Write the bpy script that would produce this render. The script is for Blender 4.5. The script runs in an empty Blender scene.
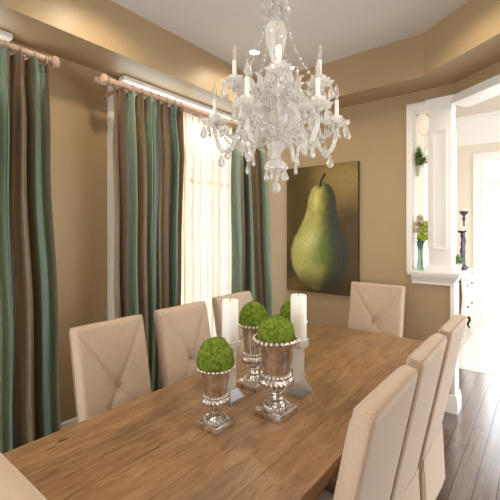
import bpy, bmesh, math, random
from mathutils import Vector, Matrix, noise
C = bpy.context.scene.collection
PI = math.pi
rnd = random.Random(7)

# ------------------------------------------------------------------ materials
def srgb(r, g, b):
    f = lambda c: (c/255/12.92) if c/255 <= 0.04045 else ((c/255+0.055)/1.055)**2.4
    return (f(r), f(g), f(b), 1)

def base_mat(name):
    m = bpy.data.materials.new(name); m.use_nodes = True
    nt = m.node_tree; bs = nt.nodes['Principled BSDF']
    return m, nt, bs

def N(nt, t, **kw):
    n = nt.nodes.new(t)
    for k, v in kw.items():
        if k.startswith('_'): setattr(n, k[1:], v)
        else: n.inputs[k].default_value = v
    return n

def ramp(nt, stops, interp='LINEAR'):
    n = nt.nodes.new('ShaderNodeValToRGB'); r = n.color_ramp; r.interpolation = interp
    while len(r.elements) < len(stops): r.elements.new(0.5)
    for e, (p, c) in zip(r.elements, stops): e.position = p; e.color = c
    return n

def mat(name, c, rough=0.5, metal=0.0, var=0.06, scale=8, bump=0.0, bscale=None, spec=0.5, stretch=None, **kw):
    """plain colour broken up by a little noise, plus optional fine bump"""
    m, nt, bs = base_mat(name)
    tc = nt.nodes.new('ShaderNodeTexCoord'); src = tc.outputs['Object']
    if stretch:
        mp = nt.nodes.new('ShaderNodeMapping'); mp.inputs['Scale'].default_value = stretch
        nt.links.new(src, mp.inputs['Vector']); src = mp.outputs['Vector']
    nz = N(nt, 'ShaderNodeTexNoise', Scale=scale, Detail=4.0)
    nt.links.new(src, nz.inputs['Vector'])
    lo = tuple(max(0, x*(1-var)) for x in c[:3])+(1,); hi = tuple(min(1, x*(1+var)) for x in c[:3])+(1,)
    rp = ramp(nt, [(0.3, lo), (0.7, hi)])
    nt.links.new(nz.outputs['Fac'], rp.inputs['Fac']); nt.links.new(rp.outputs['Color'], bs.inputs['Base Color'])
    bs.inputs['Roughness'].default_value = rough; bs.inputs['Metallic'].default_value = metal
    bs.inputs['Specular IOR Level'].default_value = spec
    for k, v in kw.items(): bs.inputs[k.replace('_', ' ')].default_value = v
    if bump:
        nb = N(nt, 'ShaderNodeTexNoise', Scale=bscale or scale*8, Detail=3.0)
        nt.links.new(src, nb.inputs['Vector'])
        b = N(nt, 'ShaderNodeBump', Strength=bump, Distance=0.01)
        nt.links.new(nb.outputs['Fac'], b.inputs['Height']); nt.links.new(b.outputs['Normal'], bs.inputs['Normal'])
    return m

M = {}
M['wall'] = mat('tan_wall_paint', srgb(170, 146, 111), 0.55, var=0.02, scale=3, bump=0.04, bscale=150)
M['soffit'] = mat('tan_soffit_paint', srgb(170, 146, 111), 0.44, var=0.02, scale=3, bump=0.03, bscale=120)
M['cream'] = mat('cream_wall_paint', srgb(222, 211, 197), 0.55, var=0.02, scale=3, bump=0.04, bscale=150)
M['ceil'] = mat('off_white_ceiling_paint', srgb(224, 221, 217), 0.7, var=0.015, scale=2, bump=0.03, bscale=200)
M['niche'] = mat('dimmed_cream_niche_paint', srgb(206, 190, 166), 0.55, var=0.02, scale=3, bump=0.04, bscale=150)  # cream darkened in the colour to offset strong foyer light
M['trim'] = mat('white_trim_paint', srgb(238, 235, 230), 0.35, var=0.015, scale=5)
M['rod'] = mat('washed_wood_rod', srgb(190, 160, 138), 0.4, var=0.12, scale=30, stretch=(1, 0.15, 1))
M['ring'] = mat('washed_wood_ring', srgb(186, 156, 132), 0.42, var=0.12, scale=40)
M['legwood'] = mat('dark_leg_wood', srgb(70, 46, 30), 0.4, var=0.2, scale=20, stretch=(1, 1, .2))
M['candle'] = mat('ivory_candle_wax', srgb(252, 250, 244), 0.45, var=0.01, scale=20, Subsurface_Weight=0.12, Subsurface_Radius=(0.03, 0.02, 0.01), Subsurface_Scale=0.3)
M['cream_candle'] = mat('cream_candle_wax', srgb(240, 226, 195), 0.5, var=0.03, scale=20)
M['wick'] = mat('cotton_wick', srgb(60, 52, 44), 0.9, var=0.2, scale=60)
M['glassgreen'] = mat('green_vase_glass', srgb(150, 190, 175), 0.08, var=0.05, scale=10, Transmission_Weight=0.6)
M['pot'] = mat('pale_ceramic', srgb(205, 205, 185), 0.35, var=0.06, scale=14)
M['leaf'] = mat('spiky_leaf_green', srgb(96, 126, 58), 0.5, var=0.35, scale=40)
M['lime'] = mat('lime_petals', srgb(216, 234, 104), 0.55, var=0.18, scale=40)
M['whitepetal'] = mat('cream_petals', srgb(240, 228, 200), 0.55, var=0.06, scale=40)
M['purple'] = mat('purple_lacquer', srgb(60, 52, 76), 0.15, var=0.5, scale=45)
M['chest'] = mat('chest_glare_white', srgb(228, 226, 222), 0.22, var=0.04, scale=8)  # white front carries the door glare as colour
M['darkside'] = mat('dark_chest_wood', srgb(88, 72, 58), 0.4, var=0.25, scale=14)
M['knob'] = mat('dark_bronze', srgb(60, 48, 36), 0.3, 0.8, var=0.1, scale=20)
M['cantrim'] = mat('downlight_white_metal', srgb(240, 238, 232), 0.3, var=0.02, scale=20)
M['blackmetal'] = mat('canvas_edge', srgb(50, 40, 26), 0.7, var=0.2, scale=20)
M['chrome'] = mat('polished_chrome', srgb(225, 222, 218), 0.08, 1.0, var=0.03, scale=10)

def fabric(name, c, scale=220):
    m, nt, bs = base_mat(name)
    tc = nt.nodes.new('ShaderNodeTexCoord')
    hs = []
    for st in ((1, 1, .12), (.12, .12, 1)):
        mp = nt.nodes.new('ShaderNodeMapping'); mp.inputs['Scale'].default_value = st
        nt.links.new(tc.outputs['Object'], mp.inputs['Vector'])
        nz = N(nt, 'ShaderNodeTexNoise', Scale=scale, Detail=2.0); nt.links.new(mp.outputs['Vector'], nz.inputs['Vector']); hs.append(nz)
    ad = N(nt, 'ShaderNodeMath', _operation='ADD'); nt.links.new(hs[0].outputs['Fac'], ad.inputs[0]); nt.links.new(hs[1].outputs['Fac'], ad.inputs[1])
    rp = ramp(nt, [(0.0, tuple(x*.93 for x in c[:3])+(1,)), (1.0, tuple(min(1, x*1.05) for x in c[:3])+(1,))])
    mr = N(nt, 'ShaderNodeMapRange'); mr.inputs[1].default_value = .7; mr.inputs[2].default_value = 1.3
    nt.links.new(ad.outputs[0], mr.inputs[0]); nt.links.new(mr.outputs[0], rp.inputs['Fac'])
    nt.links.new(rp.outputs['Color'], bs.inputs['Base Color'])
    b = N(nt, 'ShaderNodeBump', Strength=0.10, Distance=0.002); nt.links.new(ad.outputs[0], b.inputs['Height']); nt.links.new(b.outputs['Normal'], bs.inputs['Normal'])
    bs.inputs['Roughness'].default_value = 0.85; bs.inputs['Specular IOR Level'].default_value = 0.2
    bs.inputs['Sheen Weight'].default_value = 0.25; bs.inputs['Sheen Roughness'].default_value = .5
    return m
M['linen'] = fabric('beige_linen', srgb(192, 170, 148))
M['linen_pipe'] = fabric('beige_linen_piping', srgb(176, 152, 128))

def plank_mat(name, stops, width, length, rough, seam, axis_scale=(22, 1.1, 22), spots=True, bumpk=0.25, seamdark=0.35, roff=0.0, coat=0.0):
    """boards running along Y"""
    m, nt, bs = base_mat(name); L = nt.links
    tc = nt.nodes.new('ShaderNodeTexCoord'); sx = nt.nodes.new('ShaderNodeSeparateXYZ'); L.new(tc.outputs['Object'], sx.inputs[0])
    dv = N(nt, 'ShaderNodeMath', _operation='DIVIDE'); L.new(sx.outputs['X'], dv.inputs[0]); dv.inputs[1].default_value = width
    ad0 = N(nt, 'ShaderNodeMath', _operation='ADD'); L.new(dv.outputs[0], ad0.inputs[0]); ad0.inputs[1].default_value = roff
    fl = N(nt, 'ShaderNodeMath', _operation='FLOOR'); L.new(ad0.outputs[0], fl.inputs[0])
    fr = N(nt, 'ShaderNodeMath', _operation='FRACT'); L.new(ad0.outputs[0], fr.inputs[0])
    # staggered board ends
    wn = N(nt, 'ShaderNodeTexWhiteNoise', _noise_dimensions='1D'); L.new(fl.outputs[0], wn.inputs['W'])
    yd = N(nt, 'ShaderNodeMath', _operation='DIVIDE'); L.new(sx.outputs['Y'], yd.inputs[0]); yd.inputs[1].default_value = length
    ya = N(nt, 'ShaderNodeMath', _operation='ADD'); L.new(yd.outputs[0], ya.inputs[0]); L.new(wn.outputs['Value'], ya.inputs[1])
    yf = N(nt, 'ShaderNodeMath', _operation='FLOOR'); L.new(ya.outputs[0], yf.inputs[0])
    cb = nt.nodes.new('ShaderNodeCombineXYZ'); L.new(fl.outputs[0], cb.inputs[0]); L.new(yf.outputs[0], cb.inputs[1])
    wn2 = N(nt, 'ShaderNodeTexWhiteNoise', _noise_dimensions='3D'); L.new(cb.outputs[0], wn2.inputs['Vector'])
    # grain, shifted per board
    mp = nt.nodes.new('ShaderNodeMapping'); mp.inputs['Scale'].default_value = axis_scale; L.new(tc.outputs['Object'], mp.inputs['Vector'])
    va = N(nt, 'ShaderNodeVectorMath', _operation='MULTIPLY_ADD'); L.new(wn2.outputs['Color'], va.inputs[0]); va.inputs[1].default_value = (17, 9, 5); L.new(mp.outputs['Vector'], va.inputs[2])
    g1 = N(nt, 'ShaderNodeTexNoise', Scale=1.0, Detail=6.0, Roughness=0.62, Distortion=0.6); L.new(va.outputs[0], g1.inputs['Vector'])
    g2 = N(nt, 'ShaderNodeTexNoise', Scale=7.0, Detail=4.0, Roughness=0.7); L.new(va.outputs[0], g2.inputs['Vector'])
    mx = N(nt, 'ShaderNodeMath', _operation='MULTIPLY_ADD'); L.new(g2.outputs['Fac'], mx.inputs[0]); mx.inputs[1].default_value = 0.35
    sc = N(nt, 'ShaderNodeMath', _operation='MULTIPLY'); L.new(g1.outputs['Fac'], sc.inputs[0]); sc.inputs[1].default_value = 0.75
    L.new(sc.outputs[0], mx.inputs[2])
    bd = N(nt, 'ShaderNodeMath', _operation='MULTIPLY_ADD'); L.new(wn2.outputs['Value'], bd.inputs[0]); bd.inputs[1].default_value = 0.13; L.new(mx.outputs[0], bd.inputs[2])
    rp = ramp(nt, stops); L.new(bd.outputs[0], rp.inputs['Fac'])
    col = rp.outputs['Color']
    if spots:   # big soft grey-brown weathering and a few knots
        n3 = N(nt, 'ShaderNodeTexNoise', Scale=3.2, Detail=3.0); mp3 = nt.nodes.new('ShaderNodeMapping'); mp3.inputs['Scale'].default_value = (1.6, .7, 1)
        L.new(tc.outputs['Object'], mp3.inputs['Vector']); L.new(mp3.outputs['Vector'], n3.inputs['Vector'])
        r3 = ramp(nt, [(0.48, (0, 0, 0, 1)), (0.72, (1, 1, 1, 1))]); L.new(n3.outputs['Fac'], r3.inputs['Fac'])
        mm = N(nt, 'ShaderNodeMix', _data_type='RGBA', _blend_type='MULTIPLY'); L.new(r3.outputs['Color'], mm.inputs[0]); L.new(col, mm.inputs[6]); mm.inputs[7].default_value = (.66, .66, .70, 1)
        col = mm.outputs[2]
        vo = N(nt, 'ShaderNodeTexVoronoi', Scale=3.0); mp4 = nt.nodes.new('ShaderNodeMapping'); mp4.inputs['Scale'].default_value = (1.5, .62, 1)
        L.new(tc.outputs['Object'], mp4.inputs['Vector']); L.new(mp4.outputs['Vector'], vo.inputs['Vector'])
        r4 = ramp(nt, [(0.0, (1, 1, 1, 1)), (0.028, (1, 1, 1, 1)), (0.06, (0, 0, 0, 1))]); L.new(vo.outputs['Distance'], r4.inputs['Fac'])
        mk = N(nt, 'ShaderNodeMix', _data_type='RGBA', _blend_type='MULTIPLY'); L.new(r4.outputs['Color'], mk.inputs[0]); L.new(col, mk.inputs[6]); mk.inputs[7].default_value = (.30, .26, .24, 1)
        col = mk.outputs[2]
        # short splits along the grain
        mp5 = nt.nodes.new('ShaderNodeMapping'); mp5.inputs['Scale'].default_value = (110, 7.0, 1); L.new(tc.outputs['Object'], mp5.inputs['Vector'])
        n5 = N(nt, 'ShaderNodeTexNoise', Scale=1.0, Detail=1.0); L.new(mp5.outputs['Vector'], n5.inputs['Vector'])
        r5 = ramp(nt, [(0.70, (0, 0, 0, 1)), (0.75, (1, 1, 1, 1))]); L.new(n5.outputs['Fac'], r5.inputs['Fac'])
        ms = N(nt, 'ShaderNodeMix', _data_type='RGBA', _blend_type='MULTIPLY'); L.new(r5.outputs['Color'], ms.inputs[0]); L.new(col, ms.inputs[6]); ms.inputs[7].default_value = (.35, .3, .27, 1)
        col = ms.outputs[2]
    # seams
    e1 = N(nt, 'ShaderNodeMath', _operation='LESS_THAN'); L.new(fr.outputs[0], e1.inputs[0]); e1.inputs[1].default_value = seam/width
    yfr = N(nt, 'ShaderNodeMath', _operation='FRACT'); L.new(ya.outputs[0], yfr.inputs[0])
    e2 = N(nt, 'ShaderNodeMath', _operation='LESS_THAN'); L.new(yfr.outputs[0], e2.inputs[0]); e2.inputs[1].default_value = seam/length
    em = N(nt, 'ShaderNodeMath', _operation='MAXIMUM'); L.new(e1.outputs[0], em.inputs[0]); L.new(e2.outputs[0], em.inputs[1])
    mz = N(nt, 'ShaderNodeMix', _data_type='RGBA', _blend_type='MULTIPLY'); L.new(em.outputs[0], mz.inputs[0]); L.new(col, mz.inputs[6]); mz.inputs[7].default_value = (seamdark,)*3+(1,)
    L.new(mz.outputs[2], bs.inputs['Base Color'])
    sb = N(nt, 'ShaderNodeMath', _operation='SUBTRACT'); L.new(mx.outputs[0], sb.inputs[0]); L.new(em.outputs[0], sb.inputs[1])
    b = N(nt, 'ShaderNodeBump', Strength=bumpk, Distance=0.004); L.new(sb.outputs[0], b.inputs['Height']); L.new(b.outputs['Normal'], bs.inputs['Normal'])
    bs.inputs['Roughness'].default_value = rough; bs.inputs['Coat Weight'].default_value = coat; bs.inputs['Coat Roughness'].default_value = .17; bs.inputs['Coat IOR'].default_value = 1.65
    if coat:
        L.new(b.outputs['Normal'], bs.inputs['Coat Normal']); cm = N(nt, 'ShaderNodeMath', _operation='SUBTRACT'); cm.inputs[0].default_value = 1; L.new(em.outputs[0], cm.inputs[1]); L.new(cm.outputs[0], bs.inputs['Coat Weight'])
    return m

M['table'] = plank_mat('weathered_pine_boards', [(0.33, srgb(92, 66, 45)), (0.5, srgb(134, 99, 68)), (0.66, srgb(158, 122, 88)), (0.85, srgb(180, 148, 116))],
                       0.205, 40, 0.40, 0.0025, roff=0.37, axis_scale=(30, 4.5, 30))
M['floor'] = plank_mat('dark_walnut_boards', [(0.3, srgb(56, 40, 34)), (0.6, srgb(94, 73, 67)), (0.9, srgb(130, 106, 98))],
                       0.115, 1.3, 0.22, 0.005, axis_scale=(30, 1.6, 30), spots=False, bumpk=0.10, seamdark=.3, coat=1.0)

def tile_mat():
    m, nt, bs = base_mat('pale_floor_tile'); L = nt.links
    tc = nt.nodes.new('ShaderNodeTexCoord')
    br = N(nt, 'ShaderNodeTexBrick', Scale=1.0); br.offset = 0.0
    br.inputs['Brick Width'].default_value = .45; br.inputs['Row Height'].default_value = .45; br.inputs['Mortar Size'].default_value = .004
    br.inputs['Color1'].default_value = srgb(224, 220, 214); br.inputs['Color2'].default_value = srgb(217, 213, 206); br.inputs['Mortar'].default_value = srgb(188, 184, 176)
    L.new(tc.outputs['Object'], br.inputs['Vector']); L.new(br.outputs['Color'], bs.inputs['Base Color'])
    bs.inputs['Roughness'].default_value = 0.25
    return m
M['tile'] = tile_mat()

def stripe_mat():
    """silk with woven stripes, plus painted fold tones, that follow the cloth (UV.x in metres of cloth)"""
    m, nt, bs = base_mat('striped_silk'); L = nt.links
    uv = nt.nodes.new('ShaderNodeUVMap'); sx = nt.nodes.new('ShaderNodeSeparateXYZ'); L.new(uv.outputs[0], sx.inputs[0])
    d = N(nt, 'ShaderNodeMath', _operation='DIVIDE'); L.new(sx.outputs['X'], d.inputs[0]); d.inputs[1].default_value = 1.02
    f = N(nt, 'ShaderNodeMath', _operation='FRACT'); L.new(d.outputs[0], f.inputs[0])
    teal = srgb(128, 152, 136); mint = srgb(180, 198, 174); brown = srgb(144, 114, 90); taupe = srgb(158, 138, 108); slate = srgb(100, 106, 98)
    olive = srgb(134, 122, 92)  # mint also paints in fold highlights, slate and olive the fold shade
    rp = ramp(nt, [(0.0, teal), (0.08, mint), (0.17, mint), (0.20, slate), (0.27, taupe), (0.40, taupe), (0.44, brown), (0.50, olive), (0.58, teal), (0.68, mint), (0.74, brown), (0.86, taupe), (0.90, slate), (0.97, olive)], 'EASE')
    L.new(f.outputs[0], rp.inputs['Fac'])
    tc = nt.nodes.new('ShaderNodeTexCoord')
    mp = nt.nodes.new('ShaderNodeMapping'); mp.inputs['Scale'].default_value = (1, 1, .02); L.new(tc.outputs['Object'], mp.inputs['Vector'])
    nz = N(nt, 'ShaderNodeTexNoise', Scale=180.0, Detail=2.0); L.new(mp.outputs['Vector'], nz.inputs['Vector'])
    r2 = ramp(nt, [(0.3, (.85, .85, .85, 1)), (0.7, (1.1, 1.1, 1.1, 1))]); L.new(nz.outputs['Fac'], r2.inputs['Fac'])
    mx = N(nt, 'ShaderNodeMix', _data_type='RGBA', _blend_type='MULTIPLY'); mx.inputs[0].default_value = 1; L.new(rp.outputs['Color'], mx.inputs[6]); L.new(r2.outputs['Color'], mx.inputs[7])
    L.new(mx.outputs[2], bs.inputs['Base Color'])
    bs.inputs['Roughness'].default_value = 0.42; bs.inputs['Sheen Weight'].default_value = 0.3
    n3 = N(nt, 'ShaderNodeTexNoise', Scale=6.0, Detail=3.0); b = N(nt, 'ShaderNodeBump', Strength=0.25, Distance=0.02)
    L.new(tc.outputs['Object'], n3.inputs['Vector']); L.new(n3.outputs['Fac'], b.inputs['Height']); L.new(b.outputs['Normal'], bs.inputs['Normal'])
    tr = nt.nodes.new('ShaderNodeBsdfTranslucent'); L.new(mx.outputs[2], tr.inputs['Color'])
    ms = N(nt, 'ShaderNodeMixShader', Fac=0.46); L.new(bs.outputs[0], ms.inputs[1]); L.new(tr.outputs[0], ms.inputs[2])
    L.new(ms.outputs[0], nt.nodes['Material Output'].inputs[0])
    return m
M['silk'] = stripe_mat()

def sheer_mat():
    m, nt, bs = base_mat('white_sheer_voile'); L = nt.links
    tc = nt.nodes.new('ShaderNodeTexCoord'); mp = nt.nodes.new('ShaderNodeMapping'); mp.inputs['Scale'].default_value = (1, 1, .03); L.new(tc.outputs['Object'], mp.inputs['Vector'])
    nz = N(nt, 'ShaderNodeTexNoise', Scale=140.0, Detail=2.0); L.new(mp.outputs['Vector'], nz.inputs['Vector'])
    rp = ramp(nt, [(0.3, srgb(210, 192, 168)), (0.7, srgb(230, 216, 196))]); L.new(nz.outputs['Fac'], rp.inputs['Fac'])
    df = nt.nodes.new('ShaderNodeBsdfDiffuse'); tl = nt.nodes.new('ShaderNodeBsdfTranslucent'); tp = nt.nodes.new('ShaderNodeBsdfTransparent')
    L.new(rp.outputs['Color'], df.inputs['Color']); L.new(rp.outputs['Color'], tl.inputs['Color'])
    a = N(nt, 'ShaderNodeMixShader', Fac=0.62); L.new(df.outputs[0], a.inputs[1]); L.new(tl.outputs[0], a.inputs[2])
    b = N(nt, 'ShaderNodeMixShader', Fac=0.10); L.new(a.outputs[0], b.inputs[1]); L.new(tp.outputs[0], b.inputs[2])
    L.new(b.outputs[0], nt.nodes['Material Output'].inputs[0])
    return m
M['sheer'] = sheer_mat()

def pane_mat(name, fac):
    m, nt, bs = base_mat(name); L = nt.links
    tp = nt.nodes.new('ShaderNodeBsdfTransparent'); gl = N(nt, 'ShaderNodeBsdfGlossy', Roughness=0.02)
    nz = N(nt, 'ShaderNodeTexNoise', Scale=2.0); rp = ramp(nt, [(0.3, (.96, .98, .97, 1)), (0.7, (.99, 1, 1, 1))]); L.new(nz.outputs['Fac'], rp.inputs['Fac']); L.new(rp.outputs['Color'], tp.inputs['Color'])
    ms = N(nt, 'ShaderNodeMixShader', Fac=fac); L.new(tp.outputs[0], ms.inputs[1]); L.new(gl.outputs[0], ms.inputs[2])
    L.new(ms.outputs[0], nt.nodes['Material Output'].inputs[0])
    return m
M['pane'] = pane_mat('window_glass', 0.06)

def crystal_mat(name, fac, rough, tint, see=0.0):
    """cut glass: clear glass broken up by a milky sparkle"""
    m, nt, bs = base_mat(name); L = nt.links
    nz = N(nt, 'ShaderNodeTexNoise', Scale=60.0, Detail=1.0); tc = nt.nodes.new('ShaderNodeTexCoord'); L.new(tc.outputs['Object'], nz.inputs['Vector'])
    rp = ramp(nt, [(0.3, tuple(x*.96 for x in tint[:3])+(1,)), (0.7, tint)]); L.new(nz.outputs['Fac'], rp.inputs['Fac'])
    L.new(rp.outputs['Color'], bs.inputs['Base Color'])
    bs.inputs['Transmission Weight'].default_value = 1.0; bs.inputs['Roughness'].default_value = rough; bs.inputs['IOR'].default_value = 1.55
    df = nt.nodes.new('ShaderNodeBsdfPrincipled'); tl = nt.nodes.new('ShaderNodeBsdfTranslucent')
    df.inputs['Base Color'].default_value = (.97, .97, .96, 1); df.inputs['Roughness'].default_value = .06; df.inputs['Specular IOR Level'].default_value = 1.0; df.inputs['Coat Weight'].default_value = 1.0; df.inputs['Coat IOR'].default_value = 2.0; tl.inputs['Color'].default_value = (.97, .97, .96, 1)
    a = N(nt, 'ShaderNodeMixShader', Fac=0.5); L.new(df.outputs[0], a.inputs[1]); L.new(tl.outputs[0], a.inputs[2])
    ms = N(nt, 'ShaderNodeMixShader', Fac=fac); L.new(bs.outputs[0], ms.inputs[1]); L.new(a.outputs[0], ms.inputs[2])
    tp = nt.nodes.new('ShaderNodeBsdfTransparent'); m2 = N(nt, 'ShaderNodeMixShader', Fac=see); L.new(ms.outputs[0], m2.inputs[1]); L.new(tp.outputs[0], m2.inputs[2])
    L.new(m2.outputs[0], nt.nodes['Material Output'].inputs[0])
    return m
M['crystal'] = crystal_mat('cut_crystal', 0.62, 0.02, (1, 1, 1, 1), .10)
M['drop'] = crystal_mat('cut_crystal_drop', 0.38, 0.0, (1, 1, 1, 1), .15)
M['clear'] = crystal_mat('clear_block_crystal', 0.50, 0.0, (1, 1, 1, 1), .20)
M['bulb'] = crystal_mat('clear_bulb_glass', 0.35, 0.0, (1, 1, 1, 1), .4)
M['tube'] = mat('white_candle_sleeve', srgb(248, 246, 240), 0.4, var=0.02, scale=10)

def mercury():
    m, nt, bs = base_mat('silvered_mercury_glass'); L = nt.links
    tc = nt.nodes.new('ShaderNodeTexCoord')
    nz = N(nt, 'ShaderNodeTexNoise', Scale=28.0, Detail=5.0, Roughness=.7); L.new(tc.outputs['Object'], nz.inputs['Vector'])
    rp = ramp(nt, [(0.32, srgb(160, 148, 138)), (0.5, srgb(212, 206, 200)), (0.7, srgb(236, 232, 228))]); L.new(nz.outputs['Fac'], rp.inputs['Fac']); L.new(rp.outputs['Color'], bs.inputs['Base Color'])
    bs.inputs['Metallic'].default_value = 0.95; bs.inputs['Roughness'].default_value = 0.16
    b = N(nt, 'ShaderNodeBump', Strength=0.12, Distance=0.004); L.new(nz.outputs['Fac'], b.inputs['Height']); L.new(b.outputs['Normal'], bs.inputs['Normal'])
    return m
M['mercury'] = mercury()

def moss():
    m, nt, bs = base_mat('green_moss'); L = nt.links
    tc = nt.nodes.new('ShaderNodeTexCoord')
    nz = N(nt, 'ShaderNodeTexNoise', Scale=55.0, Detail=6.0, Roughness=.75); L.new(tc.outputs['Object'], nz.inputs['Vector'])
    rp = ramp(nt, [(0.3, srgb(62, 78, 26)), (0.46, srgb(104, 124, 44)), (0.62, srgb(140, 158, 66)), (0.8, srgb(156, 132, 72))]); L.new(nz.outputs['Fac'], rp.inputs['Fac']); L.new(rp.outputs['Color'], bs.inputs['Base Color'])
    bs.inputs['Roughness'].default_value = 0.9; bs.inputs['Specular IOR Level'].default_value = .1
    return m
M['moss'] = moss()

def lamp_mat(name, c, s):
    m, nt, bs = base_mat(name)
    bs.inputs['Base Color'].default_value = c; bs.inputs['Emission Color'].default_value = c; bs.inputs['Emission Strength'].default_value = s
    return m
M['lamp'] = lamp_mat('lit_downlight_lens', (1, .86, .62, 1), 14)

def paint_mat():
    m, nt, bs = base_mat('oil_painted_canvas'); L = nt.links
    at = nt.nodes.new('ShaderNodeAttribute'); at.attribute_name = 'Paint'; gm = N(nt, 'ShaderNodeGamma', Gamma=1.0); L.new(at.outputs['Color'], gm.inputs[0])
    tc = nt.nodes.new('ShaderNodeTexCoord')
    nz = N(nt, 'ShaderNodeTexNoise', Scale=26.0, Detail=6.0, Roughness=.7); L.new(tc.outputs['Object'], nz.inputs['Vector'])
    rp = ramp(nt, [(0.3, (.88, .88, .88, 1)), (0.7, (1.16, 1.15, 1.12, 1))]); L.new(nz.outputs['Fac'], rp.inputs['Fac'])
    mx = N(nt, 'ShaderNodeMix', _data_type='RGBA', _blend_type='MULTIPLY'); mx.inputs[0].default_value = 1; L.new(gm.outputs[0], mx.inputs[6]); L.new(rp.outputs['Color'], mx.inputs[7])
    L.new(mx.outputs[2], bs.inputs['Base Color']); bs.inputs['Roughness'].default_value = .5; bs.inputs['Specular IOR Level'].default_value = .3
    b = N(nt, 'ShaderNodeBump', Strength=.15, Distance=.004); L.new(nz.outputs['Fac'], b.inputs['Height']); L.new(b.outputs['Normal'], bs.inputs['Normal'])
    return m
M['paint'] = paint_mat()

# ------------------------------------------------------------------ mesh helpers
def box(bm, x0, x1, y0, y1, z0, z1, bev=0.0):
    r = bmesh.ops.create_cube(bm, size=1, matrix=Matrix.Translation(((x0+x1)/2, (y0+y1)/2, (z0+z1)/2)) @ Matrix.Diagonal((x1-x0, y1-y0, z1-z0, 1)))
    if bev:
        es = list({e for v in r['verts'] for e in v.link_edges})
        bmesh.ops.bevel(bm, geom=es, offset=bev, segments=2, affect='EDGES', profile=.6)

def prism(bm, poly, z0, z1):
    b = [bm.verts.new((x, y, z0)) for x, y in poly]; t = [bm.verts.new((x, y, z1)) for x, y in poly]
    n = len(poly)
    bm.faces.new(t); bm.faces.new(b[::-1])
    for i in range(n): bm.faces.new((b[i], b[(i+1) % n], t[(i+1) % n], t[i]))

def sweep(bm, path, prof, closed_ends=True):
    """mitred moulding: prof = (out, z) points, path = xy points; out is to the right of travel"""
    n = len(path); rows = []
    for i, p in enumerate(path):
        p = Vector(p)
        d0 = (p-Vector(path[i-1])).normalized() if i > 0 else None
        d1 = (Vector(path[i+1])-p).normalized() if i < n-1 else None
        d0 = d0 or d1; d1 = d1 or d0
        n0 = Vector((d0.y, -d0.x)); n1 = Vector((d1.y, -d1.x))
        m = (n0+n1).normalized(); k = 1/max(.2, m.dot(n0))
        rows.append([bm.verts.new((p.x+m.x*k*o, p.y+m.y*k*o, z)) for o, z in prof])
    q = len(prof)
    for a, b in zip(rows, rows[1:]):
        for j in range(q): bm.faces.new((a[j], a[(j+1) % q], b[(j+1) % q], b[j]))
    bm.faces.new(rows[0][::-1]); bm.faces.new(rows[-1])

def lathe(bm, prof, seg=24, c=(0, 0, 0), mod=None, cap=True):
    """prof: list of (r, z); mod(ang, i, r) -> r"""
    rows = []
    for i, (r, z) in enumerate(prof):
        if r < 1e-6: rows.append([bm.verts.new((c[0], c[1], c[2]+z))]); continue
        row = []
        for k in range(seg):
            a = 2*PI*k/seg; rr = mod(a, i, r) if mod else r
            row.append(bm.verts.new((c[0]+rr*math.cos(a), c[1]+rr*math.sin(a), c[2]+z)))
        rows.append(row)
    for a, b in zip(rows, rows[1:]):
        if len(a) == 1 and len(b) == 1: continue
        for k in range(seg):
            k2 = (k+1) % seg
            if len(a) == 1: bm.faces.new((a[0], b[k2], b[k]))
            elif len(b) == 1: bm.faces.new((a[k], a[k2], b[0]))
            else: bm.faces.new((a[k], a[k2], b[k2], b[k]))
    if cap:
        if len(rows[0]) > 1: bm.faces.new(rows[0][::-1])
        if len(rows[-1]) > 1: bm.faces.new(rows[-1])

def tube(bm, pts, r, seg=8, twist=0.0, lobes=0):
    pts = [Vector(p) for p in pts]; rows = []; up = None
    for i, p in enumerate(pts):
        t = (pts[min(i+1, len(pts)-1)]-pts[max(i-1, 0)]).normalized()
        if up is None: up = t.orthogonal().normalized()
        up = (up-t*up.dot(t)).normalized(); s = t.cross(up)
        rr = r(i/(len(pts)-1)) if callable(r) else r
        row = []
        for k in range(seg):
            a = 2*PI*k/seg
            q = rr*(1+.22*math.cos(lobes*a+twist*i)) if lobes else rr
            row.append(bm.verts.new(p+up*math.cos(a)*q+s*math.sin(a)*q))
        rows.append(row)
    for a, b in zip(rows, rows[1:]):
        for k in range(seg): bm.faces.new((a[k], a[(k+1) % seg], b[(k+1) % seg], b[k]))
    bm.faces.new(rows[0][::-1]); bm.faces.new(rows[-1])

def catmull(pts, n=8):
    P = [Vector(p) for p in pts]; P = [P[0]*2-P[1]]+P+[P[-1]*2-P[-2]]; out = []
    for i in range(1, len(P)-2):
        for k in range(n):
            t = k/n; a, b, c, d = P[i-1], P[i], P[i+1], P[i+2]
            out.append(.5*((2*b)+(c-a)*t+(2*a-5*b+4*c-d)*t*t+(3*b-a-3*c+d)*t**3))
    out.append(P[-2]); return out

def sphere(bm, c, r, u=12, v=8, sz=1.0):
    bmesh.ops.create_uvsphere(bm, u_segments=u, v_segments=v, radius=r, matrix=Matrix.Translation(c) @ Matrix.Diagonal((1, 1, sz, 1)))

def torus(bm, c, R, r, axis='y', seg=20, s2=8):
    rows = []
    for i in range(seg):
        a = 2*PI*i/seg; row = []
        for k in range(s2):
            b = 2*PI*k/s2; q = R+r*math.cos(b); h = r*math.sin(b)
            p = {'y': (q*math.cos(a), h, q*math.sin(a)), 'z': (q*math.cos(a), q*math.sin(a), h), 'x': (h, q*math.cos(a), q*math.sin(a))}[axis]
            row.append(bm.verts.new((c[0]+p[0], c[1]+p[1], c[2]+p[2])))
        rows.append(row)
    for i in range(seg):
        a, b = rows[i], rows[(i+1) % seg]
        for k in range(s2): bm.faces.new((a[k], a[(k+1) % s2], b[(k+1) % s2], b[k]))

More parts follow.
